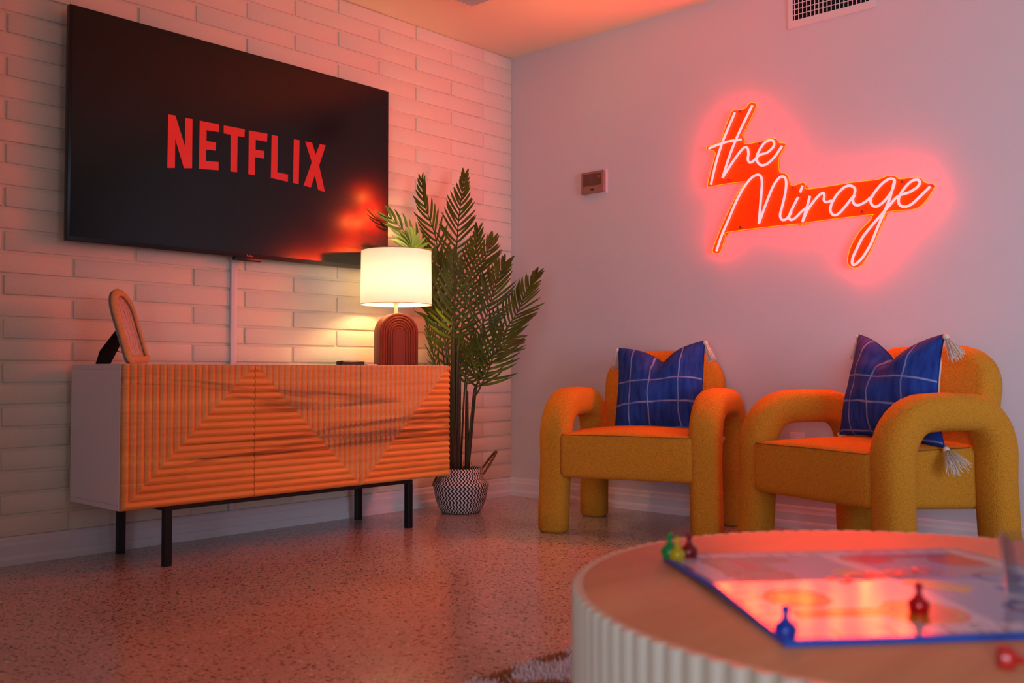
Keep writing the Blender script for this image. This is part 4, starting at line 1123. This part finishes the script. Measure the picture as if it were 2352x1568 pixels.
# ---------------------------------------------------------------- playing pieces, tumbler
PAWN = [(0, 0), (.0098, 0), (.0104, .0012), (.0104, .003), (.0112, .0055), (.0118, .009), (.0104, .0125), (.0066, .0155), (.0042, .0185), (.0032, .0225), (.0030, .0245), (.0042, .0265), (.0048, .0285), (.0042, .0310), (.0020, .0328), (0, .0332)]
def pawn(col, loc, label, lying=False, s=1.0, tr=.35, rz=0):
    m, nt, b = newmat('pawn_plastic'); b.inputs['Base Color'].default_value = lin(*col); b.inputs['Roughness'].default_value = .12
    b.inputs['Transmission Weight'].default_value = tr
    V, F = lathe([(r * s, z * s) for r, z in PAWN], 28)
    o = fromme('pawn', V, F, m, None, smooth=True); o.location = loc
    if lying: o.rotation_euler = (0, R(97), rz)
    tag(o, label, 'game pawn', 'plastic game pawns'); return o
ZB = TH + .0078
pawn((20, 150, 70), (-2.793, -2.872, ZB + .0006), 'green plastic pawn on the back corner of the board', s=1.12)
pawn((225, 190, 20), (-2.798, -2.888, ZB + .0006), 'yellow plastic pawn tucked against the green one')
pawn((140, 14, 22), (-2.770, -2.890, ZB + .0006), 'dark red pawn standing beside the yellow and green pawns', s=1.08)
pawn((20, 70, 190), (-3.066, -3.190, ZB), 'blue plastic pawn standing on the front corner of the board')
pawn((200, 10, 20), (-2.880, -3.256, ZB + .0028), 'red pawn standing alone on the orange circle of the board')
pawn((215, 50, 40), (-3.000, -3.372, TH + .0108), 'red pawn lying on its side on the bare table top', lying=True, rz=R(-60), tr=.1)
tb = empty('tumbler', (-2.742, -3.336, ZB + .005)); tag(tb, 'short clear glass tumbler standing on the board at the edge of the picture', 'glass')
V, F = lathe([(0, .0), (.026, .0), (.0285, .003), (.036, .072), (.0352, .0735), (.0338, .072), (.0268, .012), (.024, .010), (0, .010)], 48)
fromme('bowl', V, F, M['glass'], tb, smooth=True)

# ---------------------------------------------------------------- shaggy rug
rg = empty('rug', (-2.6, -3.15, 0)); tag(rg, 'shaggy cream and tan tufted rug under the coffee table', 'rug')
RX0, RX1, RY0, RY1 = -3.75, -1.45, -4.2, -2.175
M['rug_back'] = simple('rug_backing', lin(170, 130, 96), 1.0)
boxo('backing', (RX0 + 2.6, RY0 + 3.15, 0.0005), (RX1 + 2.6, RY1 + 3.15, .006), M['rug_back'], rg)
M['pile_cream'] = simple('cream_pile', lin(222, 210, 210), 1.0, sheen=.3); M['pile_tan'] = simple('tan_pile', lin(176, 104, 52), 1.0, sheen=.3)
rr = random.Random(4); V, F, mi = [], [], []
def tuft(x, y, h, w_, mat_i):
    a = rr.uniform(0, 6.28); lean = rr.uniform(0, .7) * h; b_ = rr.uniform(0, 6.28)
    dx, dy = math.cos(a) * w_, math.sin(a) * w_; lx, ly = math.cos(b_) * lean, math.sin(b_) * lean
    o = len(V)
    V.extend([(x - dx, y - dy, .004), (x + dx, y + dy, .004), (x - dx * .8 + lx * .5, y - dy * .8 + ly * .5, h * .6), (x + dx * .8 + lx * .5, y + dy * .8 + ly * .5, h * .6), (x + lx, y + ly, h)])
    F.extend([(o, o + 1, o + 3, o + 2), (o + 2, o + 3, o + 4)]); mi.extend([mat_i, mat_i])
def is_cream(x, y): 
    u, v = (x + y) / .155, (x - y) / .155
    return (math.sin(u * 2.6) * math.sin(v * 2.6) + .35 * math.sin(x * 40) * math.sin(y * 37)) > -.05
for k in range(30000):
    x, y = rr.uniform(-2.75, -1.9), rr.uniform(-2.50, RY1)
    tuft(x + 2.6, y + 3.15, rr.uniform(.018, .034), .0035, 0 if is_cream(x, y) else 1)
for k in range(14000):
    x, y = rr.uniform(RX0, RX1), rr.uniform(RY0, RY1)
    tuft(x + 2.6, y + 3.15, rr.uniform(.018, .030), .006, 0 if is_cream(x, y) else 1)
tag(fromme('pile', V, F, [M['pile_cream'], M['pile_tan']], rg, mi=mi), kind='stuff')
